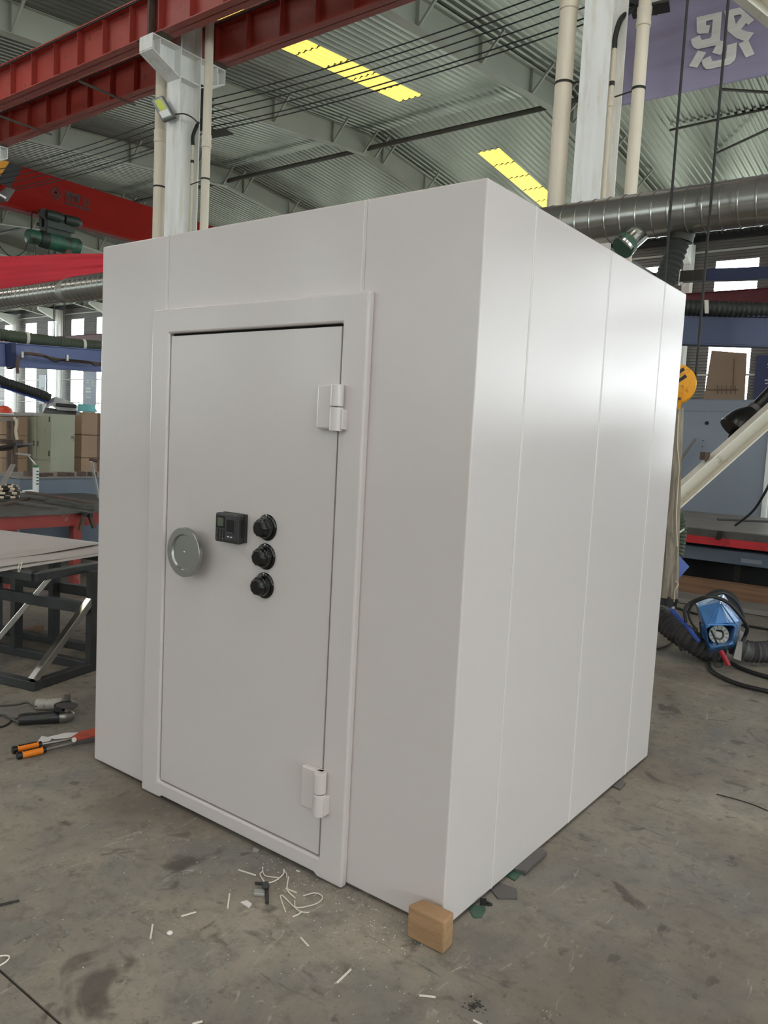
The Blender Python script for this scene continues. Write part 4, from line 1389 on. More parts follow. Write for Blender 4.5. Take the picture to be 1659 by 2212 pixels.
MB().bar((0.651, 7, 3.56), (2.257, 7, 3.486), .10, .125).build('beam', 'boom_navy', b2)
MB().obox((0.358, 6.93, 3.636), (.012, 0, 0), (0, .02, 0), (-.004, 0, -.17)).build('clip_rod', 'steel_bright', b2)
MB().prism([(0.363, 6.92, 3.493), (0.408, 6.92, 3.44), (0.435, 6.92, 3.478), (0.393, 6.92, 3.496)], (0, .03, 0)).build('clip_hook', 'strap_white', b2)
MB().bar((CB + .1, 5.67, 3.58), (CB + .1, 7.0, 3.58), .1, .1).build('wall_arm', 'dark_band', b2)
MB().bar((CB + .1, 7.0, 3.58), (0.225, 7, 3.57), .1, .1).build('wall_arm', 'dark_band', b2)
# post that carries the navy boom
MB().bar(ba, (CB + .14, 5.6, ba.z), .1, .2).build('root_section', 'boom_navy', b1)

# white diagonal braces of the press frame
def brace(a, b, label):
    a, b = V(a), V(b)
    t = thing('steel_brace', label, 'brace', (a + b) / 2)
    d = (b - a).normalized()
    sd_ = d.cross(Vector((0, 0, 1))).normalized()
    up = sd_.cross(d).normalized()
    MB().obox(a - sd_ * .06, b - a, sd_ * .12, up * .012).build('lower_flange', 'brace_paint', t)
    MB().obox(a - sd_ * .06 + up * .012, b - a, sd_ * .012, up * .12).build('web', 'brace_paint', t)
    MB().obox(a - sd_ * .06 + up * .132, b - a, sd_ * .12, up * .012).build('upper_flange', 'brace_paint', t)
    return t


ga_, gb_ = V((1.061, 4.851, 1.014)), V((2.003, 5.708, 2.262))
br = brace(ga_, gb_, 'long white diagonal channel brace right of the vault')
MB().box(V((1.287, 4.985, 1.563)) + Vector((0, 0, 0)), V((1.332, 5.128, 1.631))).build('bracket', 'rust', br)
ft = (ga_ - gb_).normalized()
p0 = ga_ + ft * ((ga_.z) / -ft.z if ft.z else 0)
MB().bar(ga_, p0, .1, .1).build('foot', 'brace_paint', br)
MB().box((gb_.x - .06, gb_.y - .06, 0), (gb_.x + .06, gb_.y + .06, (1.87, 5.923, 4.98)[2] + .1)).build('post', 'brace_paint', br)
brace((0.74, 5.182, 5.938), (1.87, 5.923, 4.972), 'white diagonal brace across the top right corner')

# black fume nozzle resting on the brace
bz = thing('black_fume_nozzle', 'black bell-shaped fume nozzle with its arm above the brace', 'fume nozzle', (1.481, 5.53, 1.967))
ax = (V((1.64, 5.675, 2.177)) - V((1.469, 5.516, 1.916))).normalized()
c0 = V((1.441, 5.488, 1.86))
MB().lathe(c0, ax, [(-.03, .145), (.0, .15), (.03, .142), (.08, .135), (.14, .11), (.19, .08), (.215, .066)], 28).build('bell', 'black_plastic', bz, True)
MB().lathe(c0 + ax * .21, ax, [(0, .067), (.05, .067)], 20).build('clamp_band', 'shim_grey', bz, True)
MB().frus(c0 + ax * .26, c0 + ax * 1.1, .055, .07, 20).build('arm_tube', 'black_plastic', bz, True)
MB().prism([(1.389, 5.439, 1.773), (1.414, 5.468, 1.858), (1.45, 5.492, 1.839), (1.417, 5.459, 1.762)], (0, .05, 0)).build('handle', 'black_plastic', bz)

# grey machine panel, bench, timbers
pn = thing('machine_cabinet', 'big blue grey sheet steel machine cabinet behind the brace', 'machine', (0, 10.6, 0))
MB().box((-1.6, 11.0, 0), (.63, 12.4, 2.49)).build('body', 'panel_grey', pn, bevel=.02)
MB().box((.60, 10.96, 0), (.68, 11.02, 2.49)).build('corner_post', 'column_paint', pn, bevel=.01)
MB().box((-1.6, 10.985, 2.30), (.6, 11.0, 2.33)).build('crease', 'panel_grey', pn)
MB().frus((-0.315, 10.998, 2.111), (-0.311, 10.985, 2.111), .03, n=14).build('hole', 'gap_dark', pn)
MB().frus((-0.351, 10.998, 1.831), (-0.348, 10.985, 1.831), .009, n=8).build('hole', 'gap_dark', pn)
MB().frus((-0.35, 10.998, 1.735), (-0.347, 10.985, 1.735), .009, n=8).build('hole', 'gap_dark', pn)
tag(MB().bar(V((-0.415, 10.8, 1.852)) + (V((-0.666, 10.8, 1.42)) - V((-0.415, 10.8, 1.852))) * ((-0.415, 10.8, 1.852)[2] / ((-0.415, 10.8, 1.852)[2] - (-0.666, 10.8, 1.42)[2])), (-0.415, 10.8, 1.852), .07, .03).build('flat_bar', 'slab_grey'), 'grey flat bar leaning before the machine cabinet', 'bar')
bd = thing('brown_board', 'tall brown packing board leaning before a far window', 'board', (-0.529, 12.9, 2.638))
MB().prism([(-0.863, 12.9, 3.489), (-0.264, 12.9, 3.425), (-0.233, 12.9, 2.625), (-0.926, 12.9, 2.618)], (0, .02, 0)).build('sheet', 'brown_board', bd)
MB().prism([(-0.926, 12.9, 2.618), (-0.233, 12.9, 2.625), (-.2, 12.9, 0), (-.98, 12.9, 0)], (0, .02, 0)).build('lower_sheet', 'brown_board', bd)
MB().bar((-0.461, 12.89, 3.331), (-0.437, 12.89, 2.786), .012, .004, (0, 1, 0)).build('crease', 'carton_dark', bd)
MB().bar((-0.881, 12.89, 2.784), (-0.337, 12.89, 2.786), .02, .004, (0, 1, 0)).build('crease', 'carton_dark', bd)
for k in range(5):
    MB().bar((-0.703, 12.89, 2.859), (-0.69, 12.89, 2.71), .012, .004, (0, 1, 0)).build('pen_mark', 'carton_dark', bd).location.x = k * .075

rbx = thing('work_platform', 'low steel work platform with a red edge, right of the vault', 'platform', (1, 8.5, 0))
MB().box((-1.2, 7.6, .70), (3.2, 10.3, .745)).build('top_plate', 'slab_grey', rbx)
MB().box((-1.2, 7.53, .655), (3.2, 7.6, .735)).build('edge_plate', 'plate_dark', rbx)
MB().box((-1.2, 7.50, .565), (3.2, 7.58, .655)).build('red_edge', 'bench_red_bright', rbx)
for x in (-1.0, .98, 2.9):
    MB().box((x, 7.95, 0), (x + .06, 8.01, .70)).build('leg', 'dark_band', rbx)
    MB().box((x, 10.0, 0), (x + .08, 10.08, .70)).build('leg', 'bench_red_bright', rbx)
MB().obox((0.857, 7.45, 0.641), (.05, 0, 0), (0, .06, 0), (.02, 0, .1)).build('clamp', 'cable', rbx)
MB().frus((0.75, 7.9, 0.839), (1.198, 8.5, 0.826), .012, n=6).build('rod', 'cable', rbx)
tag(MB().box((-1.2, 7.75, .34), (3.2, 7.9, .50)).build('channel_bar', 'blue_grey', None, bevel=.01), 'blue grey channel bar stored under the red edged platform', 'channel')
tag(MB().box((-1.1, 8.3, 0), (3.1, 10.0, .52)).build('shade_filler', 'black_paint'), 'added dark box filling the shaded space under the red edged platform', 'shade filler')  # added dark box, stands for the shade under the platform
tag(MB().box((.2, 7.75, 0), (.4, 7.9, .34)).build('support_block', 'rust'), 'rusty block holding up the stored channel bar', 'block')
tag(MB().box((2.2, 7.75, 0), (2.4, 7.9, .34)).build('support_block', 'rust'), 'rusty block at the out end of the stored channel bar', 'block')
tag(MB().obox((1.099, 7.7, 0.379), (.22, .02, 0), (0, .1, 0), (0, 0, .05)).build('steel_offcut', 'panel_grey'), 'pale steel offcut hanging under the platform', 'offcut')
tag(MB().box((-1.0, 7.28, 0), (3.2, 7.46, .175)).build('timber_beam', 'timber', None, bevel=.008), 'long brown timber beam on the floor before the platform', 'timber beam')
tag(MB().box((-.6, 6.55, .005), (3.2, 7.0, .055)).build('floor_plate', 'slab_grey', None, bevel=.005), 'grey steel plate on the floor in front of the timber beam', 'plate')

# hanging cloth sleeve beside the back corner and hose bits behind it
cs_ = thing('cloth_sling', 'frayed grey brown cloth sling hanging from the yellow hook block', 'sling', (1.371, 4.159, 0.624))
pts = [(1.284, 4.25, 1.967), (1.293, 4.236, 1.785), (1.309, 4.218, 1.531), (1.326, 4.197, 1.241), (1.345, 4.177, 0.95), (1.36, 4.164, 0.732), (1.373, 4.144, 0.478)]
n = 26
m = MB()
vs, fs = [], []
sp = smooth(pts, 6)
for i, p in enumerate(sp):
    r0 = .045 + .025 * (i / len(sp))
    for j in range(n):
        q = 2 * math.pi * j / n
        rr = r0 * (1 + .12 * math.sin(q * 5 + i * .12) + .07 * math.sin(q * 11 - i * .2))
        vs.append(p + Vector((math.cos(q) * rr, math.sin(q) * rr, 0)))
for i in range(len(sp) - 1):
    fs += [(i * n + j, i * n + (j + 1) % n, (i + 1) * n + (j + 1) % n, (i + 1) * n + j) for j in range(n)]
fs += [tuple(range(n)), tuple(range((len(sp) - 1) * n, len(sp) * n))]
m.add(vs, fs).build('cloth', 'burlap', cs_, True)
MB().tube(smooth([(1.315, 4.206, 1.929), (1.334, 4.178, 1.677), (1.363, 4.179, 1.498), (1.384, 4.14, 1.139), (1.417, 4.124, 0.89)], 6), .004, 5).build('string', 'rope_pale', cs_, True)
MB().tube(smooth([(1.428, 4.101, 0.621), (1.453, 4.118, 0.597), (1.435, 4.098, 0.549), (1.438, 4.09, 0.459)], 6), .003, 5).build('string', 'rope_pale', cs_, True)
MB().frus((1.286, 4.249, 1.952), hc + UP * -.36, .012, n=8).build('hanger_cord', 'cable', cs_)
MB().frus((1.382, 4.15, 0.479), (1.372, 4.134, 0.405), .07, n=16).build('strap', 'cable', cs_, True)
kh = thing('olive_hose', 'olive ribbed hose end with a white strap behind the cloth sling', 'hose', (1.187, 4.935, 0.92))
MB().ribbed([(1.151, 4.928, 1.089), (1.184, 4.941, 0.981), (1.193, 4.933, 0.86), (1.187, 4.912, 0.718)], .058, .03, .01, 16).build('hose', 'hose_green', kh, True)
MB().bar((1.188, 4.833, 0.903), (1.24, 4.879, 0.958), .012, .03, (0, 1, 0)).build('strap', 'strap_white', kh)
MB().frus((1.185, 4.913, 0.738), ((1.185, 4.913, 0.738)[0], (1.185, 4.913, 0.738)[1], 0), .03, n=10).build('stand_pipe', 'cable', kh, True)
tag(MB().prism([(1.273, 4.484, 0.805), (1.312, 4.51, 0.781), (1.398, 4.564, 0.683), (1.337, 4.506, 0.58), (1.295, 4.474, 0.577)], (-.01, .02, 0)).build('blue_plate', 'link_blue'), 'small blue plate poking out behind the cloth sling', 'plate')

# blue extraction hood on the floor with its hoses
hd = thing('extraction_hood', 'blue pointed extraction hood with a silver fan, on the floor', 'fume hood', (1.77, 4.268, 0.054))


front = [(1.631, 4.059, 0.457), (1.779, 4.077, 0.518), (1.884, 4.24, 0.371), (1.869, 4.171, 0.194), (1.739, 4.068, 0.15)]
back = [(1.552, 4.227, 0.467), (1.728, 4.368, 0.533), (1.865, 4.449, 0.342), (1.847, 4.408, 0.109), (1.673, 4.271, 0.058)]
o0 = [(1.713, 4.028, 0.309), (1.765, 4.047, 0.347), (1.844, 4.108, 0.359), (1.881, 4.157, 0.326), (1.877, 4.155, 0.22), (1.852, 4.132, 0.194), (1.759, 4.06, 0.174), (1.732, 4.042, 0.196)]
o1 = [V(p) + Vector((-.085, .14, 0)) for p in o0]
apex = (1.789, 4.035, 0.522)
vs = front + back + o0 + o1
F, Bk, O, Q = 0, 5, 10, 18
fs = [(0, 1, 6, 5), (1, 2, 7, 6), (2, 3, 8, 7), (3, 4, 9, 8), (4, 0, 5, 9), (9, 8, 7, 6, 5)]
fs += [(0, 10, 11, 1), (1, 11, 12), (1, 12, 13, 2), (2, 13, 14, 3), (3, 14, 15), (3, 15, 16, 4), (4, 16, 17), (4, 17, 10, 0)]
fs += [(10 + i, 18 + i, 18 + (i + 1) % 8, 10 + (i + 1) % 8) for i in range(8)]
MB().add(vs, fs).build('shell', 'hood_blue', hd, bevel=.008, seg=3)
MB().bar(apex, (1.715, 4.006, 0.32), .012, .01).build('pressed_rib', 'hood_blue', hd, bevel=.003)
MB().bar(apex, (1.891, 4.166, 0.341), .012, .01).build('pressed_rib', 'hood_blue', hd, bevel=.003)
MB().bar((1.718, 3.998, 0.343), (1.891, 4.13, 0.357), .010, .012).build('pressed_rib', 'hood_blue', hd, bevel=.003)
MB().prism([V(p) for p in o1], Vector((-.02, .03, 0))).build('cavity', 'gap_dark', hd)
fc = V((1.764, 4.186, 0.246))
fv = (V((3.25, -2.1, 1.6)) - fc).normalized()
fn = MB().lathe(fc - fv * .03, fv, [(0, .074), (.02, .074), (.026, .069), (.028, .03), (.034, .028), (.036, .012)], 32).build('fan_plate', 'silver_fan', hd, True)
for k in range(12):
    q = 2 * math.pi * k / 12
    r_ = fv.orthogonal().normalized()
    t_ = fv.cross(r_)
    dd_ = r_ * math.cos(q) + t_ * math.sin(q)
    MB().bar(fc + dd_ * .045, fc + dd_ * .066, .004, .004, fv).build('fan_slot', 'cable', fn)
MB().bar((1.737, 4.057, 0.294), (1.785, 4.082, 0.193), .02, .012).build('guard_bar', 'black_plastic', hd)
MB().bar((1.767, 4.08, 0.3), (1.81, 4.111, 0.285), .014, .01).build('guard_bar', 'black_plastic', hd)
MB().tube(smooth([(1.778, 4.076, 0.299), (1.806, 4.097, 0.294), (1.815, 4.1, 0.259), (1.801, 4.086, 0.234), (1.778, 4.069, 0.24)], 5), .007, 6).build('guard_loop', 'black_plastic', hd, True)
for p in ((1.739, 4.175, 0.534), (1.78, 4.204, 0.519), (1.789, 4.022, 0.517)):
    MB().lathe(p, fv, [(0, .009), (.006, .008), (.009, .003)], 10).build('bolt', 'steel_bright', hd, True)
gr = MB().bar((1.816, 4.063, 0.156), (1.886, 4.042, 0.059), .035, .025).build('red_handle', 'red_grip', hd, bevel=.006)
MB().tube(smooth([(1.811, 4.059, 0.159), (1.827, 4.065, 0.105), (1.841, 4.044, 0.048), (1.808, 4.018, 0.039), (1.786, 4.03, 0.068), (1.806, 4.048, 0.097)], 6), .006, 6).build('cord', 'cable', hd, True)

dk = thing('ribbed_disc', 'dark ribbed hose end standing behind the blue hood', 'hose', (1.655, 4.655, 0.342))
dv = (V((3.25, -2.1, 1.0)) - V((1.651, 4.657, 0.379))).normalized()
MB().lathe((1.638, 4.705, 0.339), dv, [(-.2, .15), (-.17, .162), (-.14, .15), (-.11, .162), (-.08, .15), (-.05, .162), (0, .165), (.02, .15), (.02, .10)], 40).build('hose_end', 'hose_dark', dk, True)
MB().lathe((1.638, 4.705, 0.339), dv, [(.018, .10), (.04, .03)], 24).build('hub', 'cable', dk, True)
MB().frus(V((1.624, 4.806, 0.216)), V(((1.624, 4.806, 0.216)[0], (1.624, 4.806, 0.216)[1], 0)), .05, n=10).build('stand', 'cable', dk)

hl = thing('fume_hose', 'grey ribbed hose on the floor between the vault and the hood', 'hose', (1.508, 4.213, 0.195))
MB().ribbed([(1.147, 4.331, 0.308), (1.291, 4.308, 0.26), (1.419, 4.271, 0.198), (1.557, 4.244, 0.144), (1.664, 4.318, 0.089), (1.753, 4.383, 0.072)], .1, .035, .016, 18).build('hose', 'hose_grey', hl, True)
hr = thing('fume_hose', 'grey ribbed hose coming out right of the blue hood', 'hose', (1.985, 4.559, 0.08))
MB().ribbed([(1.84, 4.395, 0.147), (1.904, 4.377, 0.119), (1.962, 4.42, 0.109), (2.034, 4.474, 0.113), (2.165, 4.638, 0.132)], .085, .03, .013, 18).build('hose', 'hose_grey', hr, True)
MB().lathe((2.073, 4.504, 0.116), (1, .75, 0), [(0, .098), (.04, .1), (.1, .1), (.14, .095)], 22).build('joint', 'hose_dark', hr, True)
tag(MB().prism([(1.892, 4.262, 0.29), (1.916, 4.279, 0.277), (1.929, 4.237, 0.165), (1.934, 4.205, 0.072), (1.885, 4.17, 0.09), (1.891, 4.21, 0.18)], (-.008, .015, 0)).build('grey_strap', 'slab_grey'), 'wide grey strap around the hose beside the blue hood', 'strap')
MBl = thing('swing_link', 'blue steel swing links bolted beside the blue hood', 'link', (1.556, 4.013, 0.328))
MB().bar((1.459, 3.951, 0.431), (1.542, 4.002, 0.327), .05, .03).build('upper_link', 'link_blue', MBl, bevel=.004)
MB().bar((1.536, 4.023, 0.33), (1.642, 4.087, 0.192), .065, .03).build('lower_link', 'link_blue', MBl, bevel=.004)
MB().lathe((1.484, 3.934, 0.442), fv, [(0, .012), (.01, .011)], 10).build('bolt', 'steel_bright', MBl, True)
MB().frus((1.515, 3.967, 0.195), (1.571, 3.938, 0.129), .012, n=8).build('handle', 'black_plastic', hl, True, label='black rubber handle')
for nm_, pts, r, lb in (
    ('cable_loop', [(1.59, 3.915, 0.35), (1.575, 3.915, 0.443), (1.603, 3.942, 0.5), (1.69, 3.951, 0.552), (1.76, 3.993, 0.561), (1.847, 4.053, 0.519), (1.928, 4.115, 0.419), (1.957, 4.19, 0.335), (1.94, 4.233, 0.268), (1.928, 4.218, 0.218)], .014, 'thick black cable draped over the blue hood'),
    ('cable_loop', [(1.656, 3.984, 0.298), (1.617, 3.961, 0.348), (1.593, 3.951, 0.426), (1.625, 3.959, 0.501), (1.704, 4.024, 0.548), (1.771, 4.141, 0.576), (1.837, 4.307, 0.497), (1.893, 4.337, 0.393), (1.921, 4.287, 0.316)], .010, 'thinner black cable looped behind the blue hood'),
    ('floor_cable', [(1.667, 4.368, 0.02), (1.726, 4.123, 0.018), (1.798, 3.94, 0.018), (1.937, 3.796, 0.018), (2.075, 3.73, 0.018), (2.256, 3.716, 0.018)], .016, 'thick black cable curving on the floor nearest the camera'),
    ('floor_cable', [(1.85, 4.253, 0.03), (1.937, 4.199, 0.02), (2.049, 4.131, 0.02), (2.184, 4.08, 0.02)], .016, 'thick black cable running off the red handle'),
    ('floor_cable', [(1.276, 4.302, 0.012), (1.297, 4.473, 0.012), (1.286, 4.706, 0.012), (1.263, 4.964, 0.012)], .008, 'thin black cable on the floor by the back corner'),
    ('floor_cable', [(0.723, 6.282, 0.012), (1.071, 6.058, 0.012), (1.46, 5.908, 0.012), (1.794, 5.878, 0.012)], .012, 'thin black cable across the floor behind the hood'),
    ('hanging_cable', [(1.515, 6.876, 1.416), (1.434, 6.919, 1.224), (1.309, 7.053, 1.025), (1.128, 7.147, 0.849)], .014, 'black cable hanging down before the machine cabinet'),
):
    o = MB().tube(smooth(pts, 8), r, 8).build(nm_, 'cable', None, True)
    tag(o, lb, 'cable')

# notice boards on the far wall
nb = thing('notice_board', 'navy notice board with white lettering at the right edge', 'notice board', (-3.593, 29.25, 4.529))
MB().box((-3.74, 29.22, 2.4), (-2.62, 29.26, 5.32)).build('board', 'navy_board', nb)
text('lettering', '节能', .5, (-3.42, 29.218, 4.08), (1, 0, 0), (0, 0, 1), 'white_print', nb, .002)
text('lettering', 'energy', .2, (-3.46, 29.218, 3.86), (1, 0, 0), (0, 0, 1), 'white_print', nb, .002)
text('lettering', 'and', .2, (-3.46, 29.218, 3.68), (1, 0, 0), (0, 0, 1), 'white_print', nb, .002)
text('lettering', 'S', .3, (-3.5, 29.218, 3.35), (1, 0, 0), (0, 0, 1), 'white_print', nb, .002)
text('lettering', '%', .24, (-3.36, 29.218, 4.86), (1, 0, 0), (0, 0, 1), 'white_print', nb, .002)
nl = thing('notice_board', 'navy notice board with white lettering left of the vault', 'notice board', (-46.47, 29.25, 4.002))
xl = (-47.035, 29.25, 4.001)[0]
MB().box((xl, 29.22, 2.9), (xl + 1.4, 29.26, 5.2)).build('board', 'navy_board', nl)
text('lettering', '节能', .55, (xl + .2, 29.218, 4.2), (1, 0, 0), (0, 0, 1), 'white_print', nl, .002)
for z in (3.95, 3.75, 3.35):
    MB().box((xl + .2, 29.21, z), (xl + .85, 29.22, z + .13)).build('text_line', 'white_print', nl)
n3 = thing('notice_board', 'pale grey notice board between two left windows', 'notice board', (-52.534, 29.25, 4.494))
xl = (-52.983, 29.25, 4.496)[0]
MB().box((xl, 29.22, 2.9), (xl + .9, 29.26, 5.0)).build('board', 'grey_board', n3)
MB().box((xl + .25, 29.21, 3.8), (xl + .65, 29.22, 4.1)).build('text_line', 'boom_navy', n3)
MB().box((xl + .25, 29.21, 3.2), (xl + .65, 29.22, 3.35)).build('text_line', 'boom_navy', n3)

# ================================================================== LEFT SIDE
# fume arm boom with its hose
la, lb_ = V((-7.818, 3.229, 2.49)), V((-7.475, 5.513, 2.588))
b3 = boom(la, lb_, .305, .12, 'boom_blue', 'blue box boom of a fume arm left of the vault')
MB().box(lb_ - Vector((.07, .07, lb_.z)), lb_ + Vector((.07, .07, .15))).build('mast', 'boom_navy', b3)
MB().bar((-7.618, 3.525, 2.653), (-7.57, 3.522, 2.316), .06, .2).build('joint_post', 'boom_navy', b3)
MB().tube(smooth([(-7.398, 3.517, 2.244), (-7.411, 3.523, 2.377), (-7.381, 3.558, 2.487), (-7.362, 3.64, 2.521), (-7.304, 3.808, 2.513), (-7.288, 4.006, 2.484), (-7.264, 4.275, 2.487), (-7.188, 4.711, 2.492)], 8), .022, 8).build('pipe', 'rust', b3, True)
MB().tube(smooth([(-7.23, 3.801, 2.511), (-7.2, 3.941, 2.443), (-7.184, 4.084, 2.484), (-7.106, 4.396, 2.49), (-7.112, 4.512, 2.443), (-7.187, 4.711, 2.478)], 8), .010, 6).build('cord', 'cable', b3, True)
for p in ((-7.352, 3.556, 2.498), (-7.16, 4.105, 2.511)):
    MB().box(V(p) - Vector((.012, .015, .04)), V(p) + Vector((.012, .015, .04))).build('clip', 'tool_steel', b3)
h3 = thing('fume_hose', 'green ribbed extraction hose lying on the blue boom', 'hose', (-7.653, 4.142, 2.777))
MB().ribbed([(-7.793, 3.28, 2.765), (-7.842, 3.496, 2.777), (-7.736, 3.827, 2.765), (-7.787, 4.292, 2.774), (-7.735, 4.71, 2.784), (-7.496, 5.522, 2.805)], .088, .055, .010, 16).build('hose', 'hose_green', h3, True)
for px in ((-7.736, 3.827, 2.765), (-7.735, 4.709, 2.777)):
    MB().lathe(px, (.2, 1, 0), [(-.02, .093), (.02, .093)], 18).build('strap', 'strap_white', h3, True)
# drop arm and grey hood
h4 = thing('fume_hose', 'dark ribbed hose running down to the grey foil wrapped hood', 'hose', (-8.042, 4.013, 2.035))
MB().ribbed([(-8.147, 3.454, 2.232), (-8.138, 3.703, 2.15), (-8.101, 3.974, 2.079), (-8.096, 4.222, 2.017), (-8.058, 4.37, 1.959)], .068, .04, .008, 14).build('hose', 'hose_dark', h4, True)
MB().bar((-8.275, 3.719, 2.098), (-8.159, 4.414, 1.905), .05, .06).build('support_arm', 'link_blue', h4, label='slim blue support arm')
hg_ = thing('foil_hood', 'grey foil wrapped extraction hood above the green cabinet', 'fume hood', (-8.083, 4.59, 1.847))
MB().add([(-8.195, 4.376, 1.818), (-8.115, 4.388, 1.946), (-8.088, 4.477, 1.987), (-8.007, 4.658, 1.937), (-8.002, 4.78, 1.875), (-7.993, 4.777, 1.789), (-8.087, 4.517, 1.786), (-8.12, 4.437, 1.851),
          (-8.571, 4.596, 1.825), (-8.537, 4.637, 1.959), (-8.46, 4.701, 2), (-8.28, 4.83, 1.946), (-8.273, 4.954, 1.882), (-8.263, 4.95, 1.787), (-8.41, 4.713, 1.785), (-8.492, 4.659, 1.852)],
         [(0, 1, 2, 7), (2, 3, 6, 7), (3, 4, 5, 6), (8, 9, 10, 15), (10, 11, 14, 15), (11, 12, 13, 14)] + [(i, (i + 1) % 8, 8 + (i + 1) % 8, 8 + i) for i in range(8)]).build('foil_wrap', 'foil_grey', hg_)
MB().prism([(-8.507, 4.508, 1.728), (-8.481, 4.538, 1.823), (-8.224, 4.604, 1.803), (-8.086, 4.833, 1.791), (-8.092, 4.822, 1.732)], (-.1, .12, 0)).build('hood_base', 'plate_dark', hg_)
MB().bar((-8.018, 4.453, 1.867), (-7.96, 4.747, 1.859), .06, .05).build('lip', 'cable', hg_, bevel=.01)

# green cabinet with things on it, cartons, rack
gz = thing('steel_cabinet', 'worn pale green two-door steel cabinet left of the vault', 'cabinet', (-10.95, 5.9, 0))
kx, ky = -10.95, 6.05
MB().box((kx - .95, ky, 0), (kx, ky + .50, 1.77)).build('body', 'cabinet_green', gz, bevel=.006)
for k, (xa, xb) in enumerate(((kx - .94, kx - .49), (kx - .46, kx - .01))):
    d_ = MB().box((xa, ky - .018, .87), (xb, ky, 1.74)).build('door', 'cabinet_green', gz, bevel=.004)
    MB().box((xa, ky - .018, .06), (xb, ky, .84)).build('lower_door', 'cabinet_green', gz, bevel=.004)
    xh = xb - .06 if k == 0 else xa + .06
    MB().box((xh - .015, ky - .04, 1.12), (xh + .015, ky - .018, 1.22)).build('handle', 'steel_bright', d_)
    xq = xa + .005 if k == 0 else xb - .005
    for z in (.95, 1.6):
        MB().box((xq - .012, ky - .028, z), (xq + .012, ky - .016, z + .1)).build('hinge', 'cable', d_)


def carton(x, y, z, sx, sy, sz, label, m='carton'):
    t = thing('carton', label, 'carton', (x + sx / 2, y + sy / 2, z), 'cartons behind the cabinet')
    MB().box((x, y, z), (x + sx, y + sy, z + sz)).build('box', m, t, bevel=.004)
    MB().box((x + sx, y + sy * .47, z + .002), (x + sx + .002, y + sy * .55, z + sz)).build('tape', 'carton_dark', t)
    MB().box((x + sx * .47, y - .002, z + .002), (x + sx * .53, y, z + sz)).build('tape', 'carton_dark', t)
    return t


for k, q in enumerate(('bottom', 'second', 'third', 'top')):
    carton(-12.2, 6.85, .46 * k, 1.0, .75, .45, 'brown carton right of the green cabinet, %s of its stack' % ('topmost' if q == 'top' else q + ('' if q == 'bottom' else ' from the floor')))
for k, q in enumerate(('lowest', 'second', 'third', 'topmost')):
    carton(-12.15, 5.42, .44 * k, .6, .5, .43, 'brown carton left of the green cabinet, %s of its stack' % q, 'carton')
rk = thing('tool_rack', 'dark steel rack with a bent bar at the left edge', 'rack', (-9.7, 4.5, 0))
for p in ((-9.136, 4.402, 1.657), (-9.242, 4.064, 1.6), (-10.217, 4.863, 1.815)):
    MB().box((p[0] - .03, p[1] - .03, 0), (p[0] + .03, p[1] + .03, 1.62)).build('post', 'rust', rk)
MB().bar((-9.399, 4.068, 1.575), (-9.09, 4.432, 1.615), .05, .04).build('rail', 'slab_grey', rk)
MB().obox((-9.352, 4.047, 1.085), V((-9.086, 4.387, 1.201)) - V((-9.352, 4.047, 1.085)), (-.3, .45, 0), (0, 0, .04)).build('shelf', 'cable', rk)
MB().bar((-9.061, 4.39, 1.069), (-9.473, 4.83, 1.032), .04, .03).build('arm', 'slab_grey', rk)
MB().tube(smooth([(-9.053, 4.337, 1.641), (-9.011, 4.36, 1.57), (-9.01, 4.346, 1.438), (-8.979, 4.353, 1.293)], 5), .025, 8).build('bent_bar', 'rope_pale', rk, True)
sh = V((-9.366, 4.305, 1.238))
tag(MB().box(sh + Vector((-.25, -.1, -.02)), sh + Vector((.2, .25, .05))).build('scrap_tray', 'rust'), 'rusty tray of scrap on the dark rack shelf', 'tray')
tz = (-9.946, 4.804, 1.714)[2]
tp = thing('rack_board', 'grey board laid across the rack top below the red helmet', 'board', (-9.615, 4.552, 1.73))
MB().obox((-9.714, 4.222, 1.694), V((-10.457, 5.429, 1.746)) - V((-9.714, 4.222, 1.694)), (-.4, .4, 0), (0, 0, -.05)).build('board', 'slab_grey', tp)
hm = thing('safety_helmet', 'orange red safety helmet at the left edge', 'helmet', (-9.492, 4.397, 1.76))
MB().lathe((-9.481, 4.399, 1.708), (0, 0, 1), [(0, .13), (.04, .125), (.08, .1), (.11, .06), (.12, .01)], 22).build('shell', 'helmet_red', hm, True)
MB().lathe((-9.442, 4.364, 1.692), (0, 0, 1), [(0, .16), (.012, .155)], 22).build('brim', 'white_plastic', hm, True)
zt = 1.772


tag(MB().lathe((kx - .62, ky + .14, zt), (0, 0, 1), [(0, .045), (.12, .045), (.14, .03), (.17, .03)], 14).build('clear_jar', 'lamp_glass', None, True), 'clear plastic jar on the green cabinet', 'jar')
bt = thing('spray_bottle', 'white bottle with a red cap on the green cabinet', 'bottle', (kx - .38, ky + .12, zt))
MB().lathe((kx - .38, ky + .12, zt), (0, 0, 1), [(0, .05), (.15, .05), (.18, .03)], 14).build('body', 'white_plastic', bt, True)
MB().lathe((kx - .38, ky + .12, zt + .18), (0, 0, 1), [(0, .04), (.05, .045), (.07, .02)], 14).build('cap', 'red_grip', bt, True)
bs = thing('basin', 'turquoise plastic basin upside down beside the foil hood', 'basin', (-10.951, 6.828, 1.834))
MB().lathe(((-10.978, 6.804, 1.804)[0], (-10.978, 6.804, 1.804)[1], 1.85), (0, 0, 1), [(-.008, .22), (.0, .22), (.02, .2), (.12, .15), (.13, .14)], 24).build('shell', 'turquoise', bs, True)

